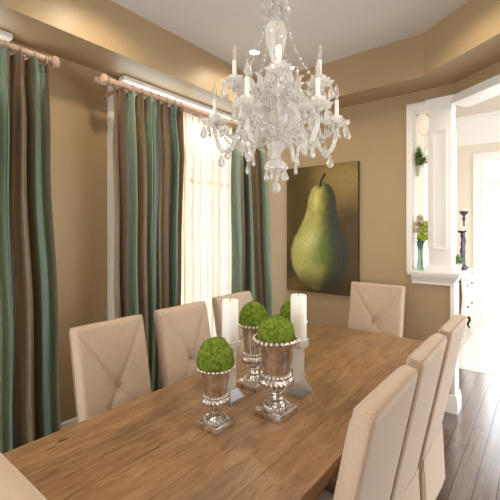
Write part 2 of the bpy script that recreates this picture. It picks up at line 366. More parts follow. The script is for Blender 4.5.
def obj(name, bm, m, parent=None, smooth=35, loc=None):
    bmesh.ops.recalc_face_normals(bm, faces=bm.faces)
    me = bpy.data.meshes.new(name); 
    for f in bm.faces: f.smooth = bool(smooth)
    bm.to_mesh(me); bm.free()
    if smooth: me.set_sharp_from_angle(angle=math.radians(smooth))
    me.materials.append(m)
    o = bpy.data.objects.new(name, me); C.objects.link(o)
    if parent: o.parent = parent
    if loc: o.location = loc
    return o

def new(): return bmesh.new()

def tag(o, label, cat, group=None, kind=None):
    o['label'] = label; o['category'] = cat
    if group: o['group'] = group
    if kind: o['kind'] = kind
    return o

def thing(name, label, cat, loc=(0, 0, 0), rz=0, group=None):
    o = bpy.data.objects.new(name, None); C.objects.link(o); o.empty_display_size = .05
    o.location = loc; o.rotation_euler = (0, 0, rz)
    return tag(o, label, cat, group)

def struct(name, bm, m, parent=None, smooth=30):
    o = obj(name, bm, m, parent, smooth)
    if not parent: o['kind'] = 'structure'
    return o

def dup(root, loc, rz=0, label=None, group=None):
    r = root.copy(); C.objects.link(r); r.location = loc; r.rotation_euler = (0, 0, rz)
    if label: r['label'] = label
    if group: r['group'] = group
    for ch in list(root.children):
        c = ch.copy(); C.objects.link(c); c.parent = r
        for g in list(ch.children):
            d = g.copy(); C.objects.link(d); d.parent = c
    return r

# ------------------------------------------------------------------ the room
XL, YF, ZS, ZC = -2.85, 3.69, 2.90, 3.26       # left wall, far wall, soffit, ceiling
XR, YB = 1.55, -2.6
BEND = (-0.63, YF)
RB = (XR, YF-0.6/0.8*(XR+0.63))

bm = new(); box(bm, XL-.2, 4.2, YB, 4.92, -.06, 0); struct('floor', bm, M['floor'], smooth=0)
bm = new(); box(bm, -1.5, 4.2, 4.92, 8.2, -.06, .004); struct('floor_foyer', bm, M['tile'], smooth=0)
bm = new(); box(bm, XL-.2, XR+.3, YB, YF+.2, ZC, ZC+.08); struct('ceiling', bm, M['ceil'], smooth=0)

# tray soffit round the room
outer = [(XL, YB), (XL, YF), BEND, RB, (XR, YB)]
inner = [(-2.45, YB+.5), (-2.45, 3.36), (-.795, 3.36), (XR-.40, 3.36-.75*(XR-.40+.795)), (XR-.40, YB+.5)]
bm = new()
for z in (ZS,):
    ob = [bm.verts.new((x, y, z)) for x, y in outer]; ib = [bm.verts.new((x, y, z)) for x, y in inner]
ot = [bm.verts.new((x, y, ZC+.01)) for x, y in outer]; it = [bm.verts.new((x, y, ZC+.01)) for x, y in inner]
for i in range(5):
    j = (i+1) % 5
    bm.faces.new((ob[i], ob[j], ib[j], ib[i])); bm.faces.new((ib[i], ib[j], it[j], it[i])); bm.faces.new((ob[i], ot[i], ot[j], ob[j])); bm.faces.new((ot[i], it[i], it[j], ot[j]))
struct('ceiling_soffit', bm, M['soffit'], smooth=0)

# left wall with two tall window openings
W1 = (1.78, 3.46); W2 = (-.30, 1.02); WZ = (.32, 2.83)
bm = new(); T = .18
for a, b in ((YB, W2[0]), (W2[1], W1[0]), (W1[1], YF+T)): box(bm, XL-T, XL, a, b, 0, ZC)
for a, b in (W1, W2): box(bm, XL-T, XL, a, b, 0, WZ[0]); box(bm, XL-T, XL, a, b, WZ[1], ZC)
struct('wall_left', bm, M['wall'], smooth=0)

def window(name, y0, y1):
    z0, z1 = WZ; bm = new(); c = .085
    box(bm, XL, XL+.025, y0-c, y0, z0, z1, .003); box(bm, XL, XL+.025, y1, y1+c, z0, z1, .003)
    box(bm, XL, XL+.028, y0-c, y1+c, z1, z1+.04, .003); box(bm, XL, XL+.06, y0-c-.02, y1+c+.02, z0-.04, z0, .006)
    w = struct(name, bm, M['trim'])
    bm = new(); f = .05
    box(bm, XL-.12, XL-.06, y0, y0+f, z0, z1); box(bm, XL-.12, XL-.06, y1-f, y1, z0, z1)
    box(bm, XL-.118, XL-.062, y0+f, y1-f, z0, z0+f); box(bm, XL-.118, XL-.062, y0+f, y1-f, z1-f, z1)
    ym = (y0+y1)/2; box(bm, XL-.116, XL-.064, ym-.04, ym+.04, z0+f, z1-f); box(bm, XL-.112, XL-.068, y0+f, y1-f, 2.11, 2.15)
    b2 = new(); box(b2, XL+.03, XL+.11, y0+.0, y1-.06, ZS-.040, ZS-.002, .010); obj('head_glow_strip', b2, M['trim'], w)  # white bar standing in for the light strip under the soffit
    for zz in (.95, 1.53): box(bm, XL-.1, XL-.08, y0, y1, zz-.01, zz+.01)
    obj('window_frame', bm, M['trim'], w, 30)
    bm = new(); box(bm, XL-.093, XL-.089, y0+.02, y1-.02, z0+.02, z1-.02); obj('window_pane', bm, M['pane'], w, 0)
    return w
window('window_1', *W1); window('window_2', *W2)

# far wall, half wall and header round the pass-through
bm = new(); D = .17
box(bm, XL, -1.02, YF, YF+D, 0, ZC)
box(bm, -1.02, -.625, YF+.005, YF+D, 0, 1.2)
box(bm, -1.02, BEND[0]+.02, YF, YF+D, 2.74, ZC)
struct('wall_far', bm, M['wall'], smooth=0)
# angled header over the wide opening
ux, uy = .8, -.6; nx, ny = .6, .8     # along, outwards
def ang(t, o): return (BEND[0]+ux*t+nx*o, BEND[1]+uy*t+ny*o)
tl = (XR+.63)/.8
bm = new(); prism(bm, [ang(0, 0), ang(tl+.1, 0), ang(tl+.1, D), ang(-.06, D)], 2.745, ZC); struct('wall_angled', bm, M['wall'], smooth=0)
bm = new(); prism(bm, [ang(-.03, -.022), ang(tl, -.022), ang(tl, D+.02), ang(-.03, D+.02)], 2.72, 2.79); struct('trim_1', bm, M['trim'], smooth=0)
# right wall beside the camera, with its end post
bm = new(); box(bm, XR, XR+.17, YB, RB[1]+.05, 0, ZC); struct('wall_right', bm, M['wall'], smooth=0)
# unseen back wall, its wide opening shaped to let in fill light
bm = new(); box(bm, XL, -2.5, YB-.17, YB, 0, ZC); box(bm, 1.3, XR+.17, YB-.17, YB, 0, ZC); box(bm, -2.5, 1.3, YB-.17, YB, 2.6, ZC)
struct('wall_back', bm, M['wall'], smooth=0)

# pass-through casing (left and head)
bm = new()
box(bm, -1.025, -.978, YF-.014, YF+D-.002, 1.22, 2.735, .003)
box(bm, -1.025, -.80, YF-.016, YF+D-.002, 2.735, 2.79, .003)
struct('trim_2', bm, M['trim'])
# moulded cap of the half wall
capz = 1.235
prof = [(0, 1.115), (.014, 1.115), (.016, 1.14), (.026, 1.145), (.034, 1.165), (.056, 1.19), (.058, 1.205), (.07, 1.21), (.072, 1.232), (.066, capz), (0, capz)]
bm = new(); sweep(bm, [(-1.02+.045, YF), (-.64, YF), (-.64, YF+D), (-1.0, YF+D)], prof)
rows = [(-1.0, YF, ), ]
box(bm, -1.02, -.625, YF-.001, YF+D+.001, 1.19, capz-.0005)
struct('trim_3', bm, M['trim'])
# end casing of the half wall
bm = new(); box(bm, -.655, -.615, YF-.012, YF+D+.012, 0, 1.13, .004); struct('trim_4', bm, M['trim'])
# baseboards
bprof = [(0, 0), (.02, 0), (.02, .11), (.014, .125), (.012, .15), (.004, .158), (0, .158)]
bm = new(); sweep(bm, [(XL, YF), (-.622, YF), (-.622, YF+D)], [(o+.008, z) for o, z in bprof]); struct('baseboard_far', bm, M['trim'])
bm = new(); sweep(bm, [(XL, YB), (XL, YF-.03)], bprof); struct('baseboard_left', bm, M['trim'])
bm = new(); sweep(bm, [(XR, RB[1]), (XR, YB)], bprof); struct('baseboard_right', bm, M['trim'])

# square panelled column
col = bpy.data.objects.new('column', None); C.objects.link(col); col['kind'] = 'structure'; col.location = (-.737, YF+.085, 0)
bm = new(); h = .093
box(bm, -h, h, -h, h, capz, 2.74, .003)
obj('shaft', bm, M['trim'], col)
for k in range(4):                      # raised panel moulding on each face
    bm = new(); z0, z1, w = 1.44, 2.50, .05; q = -h
    for a in (-1, 1): box(bm, a*w-.009, a*w+.009, q-.016, q+.002, z0+.009, z1-.009, .004)
    for z in (z0, z1): box(bm, -w-.009, w+.009, q-.016, q+.002, z-.009, z+.009, .004)
    o = obj('panel_moulding', bm, M['trim'], col); o.rotation_euler = (0, 0, k*PI/2)
def ringmould(prof): 
    bm = new(); p = [(-h, -h), (h, -h), (h, h), (-h, h), (-h, -h)]
    # closed square sweep
    rows = []
    for sx, sy in ((-1, -1), (1, -1), (1, 1), (-1, 1)):
        rows.append([bm.verts.new((sx*(h+o), sy*(h+o), z)) for o, z in prof])
    q = len(prof)
    for i in range(4):
        a, b = rows[i], rows[(i+1) % 4]
        for j in range(q): bm.faces.new((a[j], b[j], b[(j+1) % q], a[(j+1) % q]))
    return bm
obj('base_moulding', ringmould([(-.01, capz), (.028, capz), (.028, capz+.02), (.016, capz+.035), (.014, capz+.05), (0, capz+.06), (-.01, capz+.06)]), M['trim'], col)
obj('capital', ringmould([(-.01, 2.70), (.005, 2.70), (.006, 2.712), (.002, 2.715), (.004, 2.735), (.014, 2.752), (.015, 2.762), (.024, 2.775), (.025, 2.793), (-.01, 2.793)]), M['trim'], col)

# ------------------------------------------------------------------ foyer
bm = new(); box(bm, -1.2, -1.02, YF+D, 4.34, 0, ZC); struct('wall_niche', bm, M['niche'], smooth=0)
bm = new(); sweep(bm, [(-1.02, YF+D), (-1.02, 4.34)], [(0, 2.62), (.012, 2.62), (.016, 2.66), (.04, 2.69), (.045, 2.71), (.07, 2.74), (.07, 2.78), (0, 2.78)]); struct('trim_5', bm, M['niche'])  # crown takes the darkened cream to look less lit
bm = new(); sweep(bm, [(-1.02, YF+D), (-1.02, 4.34)], [(0, 1.16), (.02, 1.16), (.025, 1.2), (.04, 1.22), (.04, 1.25), (0, 1.25)]); struct('trim_6', bm, M['trim'])
bm = new(); box(bm, -1.48, -1.3, 4.34, 8.2, 0, 3.5); box(bm, -1.3, -1.205, 4.22, 4.34, 0, 3.5); struct('wall_foyer_left', bm, M['cream'], smooth=0)
bm = new(); box(bm, -1.3, 3.2, 4.95, 5.1, 2.64, 3.5); struct('wall_foyer_header', bm, M['cream'], smooth=0)
bm = new(); sweep(bm, [(-1.3, 4.95), (3.2, 4.95)], [(-.02, 2.60), (.014, 2.60), (.018, 2.68), (.03, 2.70), (.034, 2.73), (.075, 2.80), (.08, 2.87), (.095, 2.88), (.095, 2.91), (-.02, 2.91)]); struct('trim_7', bm, M['trim'])
bm = new(); box(bm, -1.48, 3.2, YF+D, 8.2, 3.42, 3.5); struct('ceiling_foyer', bm, M['ceil'], smooth=0)
DX0, DX1, YD = -.93, .02, 8.0
bm = new(); box(bm, -1.48, DX0, YD, YD+.17, 0, 3.5); box(bm, DX1, 3.2, YD, YD+.17, 0, 3.5); box(bm, DX0, DX1, YD, YD+.17, 2.92, 3.5)
struct('wall_foyer_far', bm, M['cream'], smooth=0)
bm = new()
box(bm, DX0-.11, DX0-.001, YD-.03, YD+.03, 0, 2.919, .004); box(bm, DX1+.001, DX1+.11, YD-.03, YD+.03, 0, 2.919, .004); box(bm, DX0-.11, DX1+.11, YD-.035, YD+.03, 2.92, 3.03, .006)
box(bm, DX0+.001, DX1-.001, YD-.01, YD+.12, 2.40, 2.50, .004)
d = struct('door_1', bm, M['trim'])
bm = new(); s = .075
box(bm, DX0+.004, DX0+s, YD+.03, YD+.08, .012, 2.39); box(bm, DX1-s, DX1-.004, YD+.03, YD+.08, .012, 2.39)
box(bm, DX0+s, DX1-s, YD+.032, YD+.078, .012, .30); box(bm, DX0+s, DX1-s, YD+.032, YD+.078, 2.33, 2.39)
obj('door_leaf', bm, M['trim'], d)
bm = new(); sphere(bm, (DX1-.04, YD-.03, 1.0), .03); tube(bm, [(DX1-.04, YD-.03, 1.0), (DX1-.04, YD+.03, 1.0)], .012); obj('door_handle', bm, M['chrome'], d)
bm = new(); box(bm, DX0+s, DX1-s, YD+.05, YD+.06, .30, 2.33); obj('door_pane', bm, M['pane'], d, 0)
bm = new(); t = .05
box(bm, DX0+.002, DX0+t, YD+.04, YD+.09, 2.502, 2.918); box(bm, DX1-t, DX1-.002, YD+.04, YD+.09, 2.502, 2.918); box(bm, DX0+t, DX1-t, YD+.042, YD+.088, 2.502, 2.54); box(bm, DX0+t, DX1-t, YD+.042, YD+.088, 2.88, 2.918)
obj('transom_frame', bm, M['trim'], d)
bm = new(); box(bm, DX0+t, DX1-t, YD+.06, YD+.07, 2.54, 2.88); obj('transom_pane', bm, M['pane'], d, 0)
bm = new(); sweep(bm, [(-1.3, 4.36), (-1.3, YD), (DX0-.11, YD)], bprof); struct('baseboard_foyer', bm, M['trim'])

# ------------------------------------------------------------------ curtains
RZ, RX = 2.728, -2.57
SX = -2.66
def rod(y0, y1, x, z, r, label, group, nb, end0=True, end1=True):
    t = thing('curtain_rod', label, 'curtain rod', (x, (y0+y1)/2, z), 0, group); L = (y1-y0)/2
    bm = new(); tube(bm, [(0, -L, 0), (0, L, 0)], r, 20); obj('pole', bm, M['rod'], t)
    for s in (-1, 1):
        bm = new()
        m = Matrix.Translation((0, s*L, 0)) @ Matrix.Rotation(-s*PI/2, 4, 'X')
        lathe(bm, [(0, 0), (r*1.15, 0), (r*1.25, .006), (r*1.15, .012), (r*.7, .014), (r*.75, .02), (r*1.45, .03), (r*1.75, .045), (r*1.55, .062), (r*.9, .074), (0, .078)], 20)
        bmesh.ops.transform(bm, matrix=m, verts=bm.verts)
        obj('finial', bm, M['rod'], t)
    for k in range(nb):
        y = -L+.14+(2*L-.28)*k/(nb-1); bm = new()
        tube(bm, [(XL-x, y, -.012), (XL-x+.012, y, -.012), (XL-x+.016, y, -.012), (-r*1.2, y, -.010), (-r*.5, y, -r), (r*.4, y, -r*1.1)], lambda q: 0.019 if q < .25 else .009, 12)
        obj('bracket', bm, M['rod'], t)
    return t

def smoothstep(a, b, x):
    t = max(0, min(1, (x-a)/(b-a))); return t*t*(3-2*t)

def drape(name, label, cat, y0, y1, x, ztop, nf, amp, m, rodz, rodr, seed, group=None, uvoff=0.0, full=2.3, flare=0.0, ybot=None, ringm=None, xbot=0.0, nt=None, thick=.003, pinch=1.0):
    r = random.Random(seed); W = y1-y0; ph = [r.uniform(0, 6.28) for _ in range(6)]
    nt = nt or nf*30; nz = 56; zb = .012
    yb0, yb1 = ybot or (y0, y1)
    bm = new(); uvl = bm.loops.layers.uv.new('UVMap'); grid = []; jit = [r.uniform(.75, 1.25) for _ in range(nf+3)]
    for j in range(nz+1):
        w = (j/nz)**1.25; z = ztop+(zb-ztop)*w; d = ztop-z
        row = []
        for i in range(nt+1):
            t = i/nt; p = t*nf
            k = int(p); a = jit[k]*(1-(p-k))+jit[k+1]*(p-k)
            # pinch pleats: sharp triple folds near the top, opening into long soft folds
            fold = math.cos(2*PI*p+.25*math.sin(ph[0]+1.1*d+p))
            pin = math.exp(-((d-.095)/.055)**2)*pinch
            op = smoothstep(.03, .45, d)
            A = amp*a*(.55+.45*op)*(1-.1*pin)
            sec = amp*.30*op*math.sin(2*PI*p*1.63+ph[1]+.5*d)+amp*.14*op*math.sin(2*PI*p*2.7+ph[2]-.8*d)
            sharp = math.copysign(abs(fold)**.8, fold)
            tri = .009*(1-op)*math.cos(2*PI*p*3)*pinch
            xx = x+A*sharp*(1+.35*op*math.sin(1.7*p+ph[5]))+sec*1.5+tri+xbot*smoothstep(0, 2.7, d)
            s = smoothstep(0.1, 2.6, d)
            ya = y0+(yb0-y0)*s; yc = y1+(yb1-y1)*s
            yy = ya+(yc-ya)*t+W/nf*.16*op*math.sin(4*PI*p+ph[3]+.3*d)*.9+.006*math.sin(5*d+ph[4]+3*t)*op
            yy -= W/nf*.150*pin*math.sin(2*PI*p)
            zz = z+(.012*math.cos(2*PI*p) if j == 0 else 0)
            row.append(bm.verts.new((xx, yy, zz)))
        grid.append(row)
    for j in range(nz):
        for i in range(nt):
            f = bm.faces.new((grid[j][i], grid[j][i+1], grid[j+1][i+1], grid[j+1][i]))
            for l, (a, b) in zip(f.loops, ((i, j), (i+1, j), (i+1, j+1), (i, j+1))): l[uvl].uv = (uvoff+a/nt*W*full, b/nz)
    me_root = thing(name, label, cat, (x, (y0+y1)/2, 0), 0, group)
    bmesh.ops.translate(bm, verts=bm.verts, vec=(-x, -(y0+y1)/2, 0))
    o = obj('fabric_panel', bm, m, me_root, 180)
    if thick:
        md = o.modifiers.new('thickness', 'SOLIDIFY'); md.thickness = thick
    if ringm:
        b0 = new(); torus(b0, (0, 0, 0), rodr+.008, .0055, 'y', 24, 8); first = None
        for k in range(nf+1):
            loc = (0, y0+W*min(nf-.15, max(.15, k))/nf-(y0+y1)/2, rodz-.008)
            if first is None:
                first = obj('curtain_ring', b0, ringm, me_root, 60); first.location = loc
            else:
                c = first.copy(); C.objects.link(c); c.parent = me_root; c.location = loc
            # small clip under each ring
        bmx = new(); tube(bmx, [(0, 0, 0), (0, 0, -.05)], .004, 6); fc = None
        for k in range(nf+1):
            loc = (0, y0+W*min(nf-.15, max(.15, k))/nf-(y0+y1)/2, rodz-.008-rodr-.008)
            if fc is None: fc = obj('curtain_hook', bmx, M['knob'], me_root); fc.location = loc
            else: c = fc.copy(); C.objects.link(c); c.parent = me_root; c.location = loc
    return me_root

G = 'wooden curtain rods'
rod(1.55, 3.50, RX, RZ, .024, 'pale wood curtain rod holding the striped drapes of the window by the far corner', G, 3)
rod(1.55, 3.52, SX, RZ+.017, .015, 'thin pale wood rod holding the white sheer behind the striped drapes', G, 3)
rod(-.46, 1.10, RX, RZ, .024, 'pale wood curtain rod over the left window, nearest the table end', G, 3)
rod(-.44, 1.11, SX, RZ+.017, .015, 'thin pale wood rod tucked behind the front rod of the left window', G, 3)
zt = RZ-.024-.004
drape('striped_drape', 'striped teal and brown silk drape at the left edge, over the left window', 'curtain', .36, 1.10, RX, zt, 9, .042, M['silk'], RZ, .024, 3, 'striped silk drapes', 0.08, ringm=M['ring'], ybot=(.34, 1.165), xbot=.02)
drape('striped_drape', 'wide striped green and taupe silk drape between bare wall and glowing white sheer', 'curtain', 1.575, 2.25, RX, zt, 8, .044, M['silk'], RZ, .024, 11, 'striped silk drapes', .30, ringm=M['ring'], ybot=(1.60, 2.20), xbot=.02)
drape('striped_drape', 'striped green and olive silk drape in the far corner beside the pear painting', 'curtain', 2.95, 3.48, RX, zt, 6, .046, M['silk'], RZ, .024, 21, 'striped silk drapes', .52, ringm=M['ring'], ybot=(2.94, 3.53), xbot=.05)
zs = RZ+.017-.015-.014
drape('sheer_curtain', 'white translucent sheer curtain glowing in the window between two striped drapes', 'curtain', 1.70, 3.42, SX, zs, 20, .016, M['sheer'], RZ+.017, .015, 5, 'white sheers', ringm=M['ring'], nt=320, thick=0, pinch=.6)
drape('sheer_curtain', 'white translucent sheer curtain mostly hidden behind the striped drape at the left edge', 'curtain', -.36, 1.12, SX, zs, 17, .022, M['sheer'], RZ+.017, .015, 6, 'white sheers', ringm=M['ring'], nt=272, thick=0, pinch=.6)

# ------------------------------------------------------------------ dining table
TX0, TX1, TY0, TY1, TZ = -1.605, -.600, .42, 3.06, .76
t = thing('dining_table', 'long weathered wooden plank dining table holding urns and candles', 'table', ((TX0+TX1)/2, (TY0+TY1)/2, 0))
hx, hy = (TX1-TX0)/2, (TY1-TY0)/2
bm = new(); box(bm, -hx, hx, -hy, hy, TZ-.055, TZ, .004); obj('tabletop', bm, M['table'], t)
bm = new()
for a in (-1, 1): box(bm, a*(hx-.09)-.012, a*(hx-.09)+.012, -hy+.14, hy-.14, TZ-.15, TZ-.055); box(bm, -hx+.1, hx-.1, a*(hy-.14)-.012, a*(hy-.14)+.012, TZ-.15, TZ-.055)
obj('apron', bm, M['table'], t)
for a in (-1, 1):
    for b in (-1, 1):
        bm = new(); x, y = a*(hx-.06), b*(hy-.14)
        box(bm, x-.045, x+.045, y-.045, y+.045, 0, TZ-.055, .005); obj('leg', bm, M['table'], t)

# ------------------------------------------------------------------ slip-covered chairs
CW, CT, CH = .462, .072, 1.10
def make_chair(label, group):
    t = thing('dining_chair', label, 'chair', (0, 0, 0), 0, group)
    # backrest in a frame leaning back: local v from seat (0) to top (L)
    yb, zb = -.185, .40; lean = math.radians(11.5); L = (CH-zb)/math.cos(lean)
    def P(u, v, d):   # u across, v up the back, d depth (0 front, - back)
        return Vector((u, yb-v*math.sin(lean)+d*math.cos(lean), zb+v*math.cos(lean)+d*math.sin(lean)))
    bm = new(); n, mth = 36, 44; hw = CW/2; rr = .016
    bu, bv = 0, L*.52
    def puff(u, v):
        e = min(hw-abs(u), L-v, v+.02); edge = -rr*(1-min(1, max(0, e)/rr))**2*.9
        # seams run from the corners to the button
        best = 9
        for cu, cv in ((-hw, L), (hw, L), (-hw, .06), (hw, .06)):
            ax, ay = bu-cu, bv-cv; q = ((u-cu)*ax+(v-cv)*ay)/(ax*ax+ay*ay); q = max(0, min(1, q))
            best = min(best, math.hypot(u-cu-ax*q, v-cv-ay*q))
        dp = math.hypot(u-bu, v-bv)
        seam = -.010*math.exp(-(best/.0085)**2)
        dim = -.020*math.exp(-(dp/.05)**2)
        return edge+seam+dim+.010*(1-(u/hw)**2)*min(1, (L-v)/.14)
    F = [[bm.verts.new(P(-hw+CW*i/n, L*j/mth, puff(-hw+CW*i/n, L*j/mth))) for i in range(n+1)] for j in range(mth+1)]
    def back(u, v):
        e = min(hw-abs(u), L-v); return -CT+rr*(1-min(1, max(0, e)/rr))**2*.9
    Bk = [[bm.verts.new(P(-hw+CW*i/n, L*j/mth, back(-hw+CW*i/n, L*j/mth))) for i in range(n+1)] for j in range(mth+1)]
    for j in range(mth):
        for i in range(n):
            bm.faces.new((F[j][i], F[j][i+1], F[j+1][i+1], F[j+1][i])); bm.faces.new((Bk[j][i], Bk[j+1][i], Bk[j+1][i+1], Bk[j][i+1]))
    for j in range(mth):
        bm.faces.new((F[j][0], F[j+1][0], Bk[j+1][0], Bk[j][0])); bm.faces.new((F[j][n], Bk[j][n], Bk[j+1][n], F[j+1][n]))
    for i in range(n):
        bm.faces.new((F[mth][i], F[mth][i+1], Bk[mth][i+1], Bk[mth][i])); bm.faces.new((F[0][i], Bk[0][i], Bk[0][i+1], F[0][i+1]))
    bk = obj('backrest', bm, M['linen'], t, 50)
    bm = new(); sphere(bm, (0, 0, 0), .015, 16, 10, .55)
    bmesh.ops.transform(bm, matrix=Matrix.Translation(P(bu, bv, -.007)) @ Matrix.Rotation(PI/2-lean*1, 4, 'X'), verts=bm.verts)
    obj('button', bm, M['linen_pipe'], bk, 60)
    # piping round the back edge and the front edge
    for d in (-CT+.008,):
        bm = new(); e = .001
        pts = [P(-hw-e, 0, d), P(-hw-e, L-.012, d), P(-hw+.012, L+e, d), P(hw-.012, L+e, d), P(hw+e, L-.012, d), P(hw+e, 0, d)]
        fine = []
        for a, b in zip(pts, pts[1:]):
            fine += [a.lerp(b, k/6) for k in range(6)]
        tube(bm, fine+[pts[-1]], .0032, 6); obj('piping', bm, M['linen_pipe'], bk, 60)
    bm = new(); box(bm, -hw, hw, -.235, .245, .365, .485, .02); obj('seat', bm, M['linen'], t, 50)
    # skirt with inverted corner pleats
    bm = new(); z0, z1 = .07, .395; per = []
    def rect(g, zz, pl):
        x, y0, y1 = hw-.002+g, -.262-g, .243+g; c = []
        cs = [(-x, y0), (x, y0), (x, y1), (-x, y1)]
        for k in range(4):
            a = Vector(cs[k]); b = Vector(cs[(k+1) % 4]); dd = (b-a).normalized(); nn = Vector((dd.y, -dd.x))
            for q in (0, .012, .03, .25, .5, .75):
                p = a.lerp(b, q) if q >= .25 else a+dd*q
                off = -pl if q == 0 else 0
                c.append(p+nn*off*0+ (Vector((0, 0))-p).normalized()*(pl if q == 0 else 0)+nn*(.004*math.sin(9*q)))
            c.append(b-dd*.03); c.append(b-dd*.012)
        return [bm.verts.new((p.x, p.y, zz)) for p in c]
    rws = [rect(g, z, pl) for g, z, pl in ((0, z1, 0), (.004, .33, .006), (.009, .2, .014), (.014, z0, .02))]
    for a, b in zip(rws, rws[1:]):
        for k in range(len(a)): bm.faces.new((a[k], a[(k+1) % len(a)], b[(k+1) % len(a)], b[k]))
    bm.faces.new(rws[0])
    obj('skirt', bm, M['linen'], t, 40)
    for a in (-1, 1):
        for b in (-.215, .2):
            bm = new(); x = a*(hw-.05)
            prismpts = [(x-.016, b-.016), (x+.016, b-.016), (x+.016, b+.016), (x-.016, b+.016)]
            prism(bm, prismpts, 0, .38); obj('leg', bm, M['legwood'], t, 0)
    return t
TOPY = -.185-(CH-.40)*math.tan(math.radians(11.5))     # y of the top front edge
GC = 'beige linen dining chairs'
R90 = PI/2
# facing +X (left side), local +Y -> world +X : rz = -90deg ; top edge lands at x0+TOPY
def place(first, side, a, b, label):
    if side == 'L': loc, rz = (a-TOPY, b, 0), -R90
    elif side == 'R': loc, rz = (a+TOPY, b, 0), R90
    elif side == 'N': loc, rz = (b, a-TOPY, 0), 0
    else: loc, rz = (b, a+TOPY, 0), PI
    if first is None:
        first = make_chair(label, GC); first.location = loc; first.rotation_euler = (0, 0, rz); o = first
    else: o = dup(first, loc, rz, label)
    o.scale = {'L': (.905, 1, 1), 'F': (1.07, 1, 1.01), 'N': (1.06, 1, 1.018)}.get(side, (1, 1, 1))
    return o
c0 = place(None, 'L', -1.89, 1.155, 'beige tufted chair on the window side, nearest the camera, beside bare tan wall')
place(c0, 'L', -1.90, 1.70, 'middle beige chair on the window side of the table, before the wide striped drape')
place(c0, 'L', -1.93, 2.26, 'farthest beige chair on the window side, below the white sheer')
place(c0, 'R', -.432, 1.24, 'beige chair nearest the camera on the doorway side, seen from behind at the bottom edge')
place(c0, 'R', -.437, 1.79, 'middle beige chair of the three on the doorway side of the table')
place(c0, 'R', -.432, 2.335, 'beige chair on the doorway side farthest from the camera, nearest the half wall')
place(c0, 'F', 3.46, -1.235, 'beige button tufted chair at the far head of the table against the tan wall')
place(c0, 'N', .305, -.925, 'pale chair at the near head of the table, only its top corner showing bottom left')

# ------------------------------------------------------------------ urns, moss balls, candles
def urn(label, x, y, H, R, base):
    t = thing('urn', label, 'urn', (x, y, TZ), 0, 'silver urns')
    k = H/.25; b2 = base/2; bh = .022*k
    bm = new(); box(bm, -b2, b2, -b2, b2, 0, bh, .003); box(bm, -b2*.88, b2*.88, -b2*.88, b2*.88, bh-.002, bh+.006*k, .003)
    obj('base', bm, M['mercury'], t)
    # foot ring of beads
    bm = new(); n = 22; rf = b2*.72
    for q in range(n):
        a = 2*PI*q/n; sphere(bm, (rf*math.cos(a), rf*math.sin(a), bh+.010*k), 0.0078*k**.5, 8, 6)
    obj('beaded_foot', bm, M['mercury'], t, 60)
    z = lambda f: f*H
    bm = new()
    lathe(bm, [(0, z(.105)), (b2*.70, z(.105)), (b2*.66, z(.135)), (b2*.48, z(.165)), (b2*.40, z(.19)), (b2*.46, z(.205)), (b2*.46, z(.22)), (b2*.36, z(.235)), (b2*.34, z(.275)), (b2*.44, z(.29)), (b2*.44, z(.305)), (b2*.36, z(.32)), (0, z(.32))], 36)
    obj('stem', bm, M['mercury'], t, 50)
    # gadrooned lower bowl
    bm = new(); pr = [(b2*.36, .32), (b2*.50, .34), (R*.56, .365), (R*.70, .405), (R*.74, .445), (R*.70, .485), (R*.60, .515)]
    fl = [.0, .05, .11, .15, .15, .11, .0]
    lathe(bm, [(0, z(.32))]+[(r, z(f)) for r, f in pr]+[(0, z(.515))], 120, mod=lambda a, i, r: r*(1+(fl[i-1] if 0 < i <= 7 else 0)*(abs(math.cos(10*a))-.5)))
    obj('fluted_bowl', bm, M['mercury'], t, 60)
    bm = new(); n = 22
    for q in range(n):
        a = 2*PI*q/n; sphere(bm, (R*.62*math.cos(a), R*.62*math.sin(a), z(.525)), R*.09, 8, 6)
    obj('beaded_collar', bm, M['mercury'], t, 60)
    bm = new()
    lathe(bm, [(0, z(.515)), (R*.58, z(.515)), (R*.60, z(.55)), (R*.64, z(.65)), (R*.69, z(.76)), (R*.75, z(.86)), (R*.80, z(.93)), (R*.92, z(.965)), (R*.96, z(.98)), (R*.92, z(.99)), (R*.78, z(.975)), (R*.6, z(.93)), (0, z(.93))], 48)
    obj('flared_cup', bm, M['mercury'], t, 60)
    bm = new(); n = 27
    for q in range(n):
        a = 2*PI*q/n; sphere(bm, (R*.95*math.cos(a), R*.95*math.sin(a), z(.985)), R*.115, 10, 7)
    obj('beaded_rim', bm, M['mercury'], t, 60)
    return t

def mossball(label, x, y, zb, R, hh, seed):
    r = random.Random(seed); bm = new()
    bmesh.ops.create_icosphere(bm, subdivisions=5, radius=1)
    pts = []
    for v in bm.verts:
        p = v.co.copy(); n1 = noise.noise(p*3+Vector((seed, 0, 0)))*.05+noise.noise(p*11+Vector((seed, 3, 0)))*.05+noise.noise(p*24)*.03
        zz = p.z*hh*(1.0 if p.z > 0 else .55); q = Vector((p.x*R*(1+.05*max(0, p.z)), p.y*R*(1+.05*max(0, p.z)), zz))*(1+n1*1.3)
        v.co = q; pts.append((q.copy(), p.copy()))
    for _ in range(3800):       # short moss tufts
        q, p = r.choice(pts)
        if p.z < -.35: continue
        d = (p+Vector((r.uniform(-.7, .7), r.uniform(-.7, .7), r.uniform(-.5, .8)))).normalized()
        s = d.orthogonal().normalized().lerp(d.cross(d.orthogonal()).normalized(), r.random()).normalized()*.0013
        l = r.uniform(.004, .0085); q = q*.99
        a, b, c = bm.verts.new(q-s), bm.verts.new(q+s), bm.verts.new(q+d*l)
        bm.faces.new((a, b, c))
    o = obj('moss_ball', bm, M['moss'], None, 60)
    o.location = (x, y, zb+hh*.22)
    tag(o, label, 'moss ball', 'moss balls')
    return o
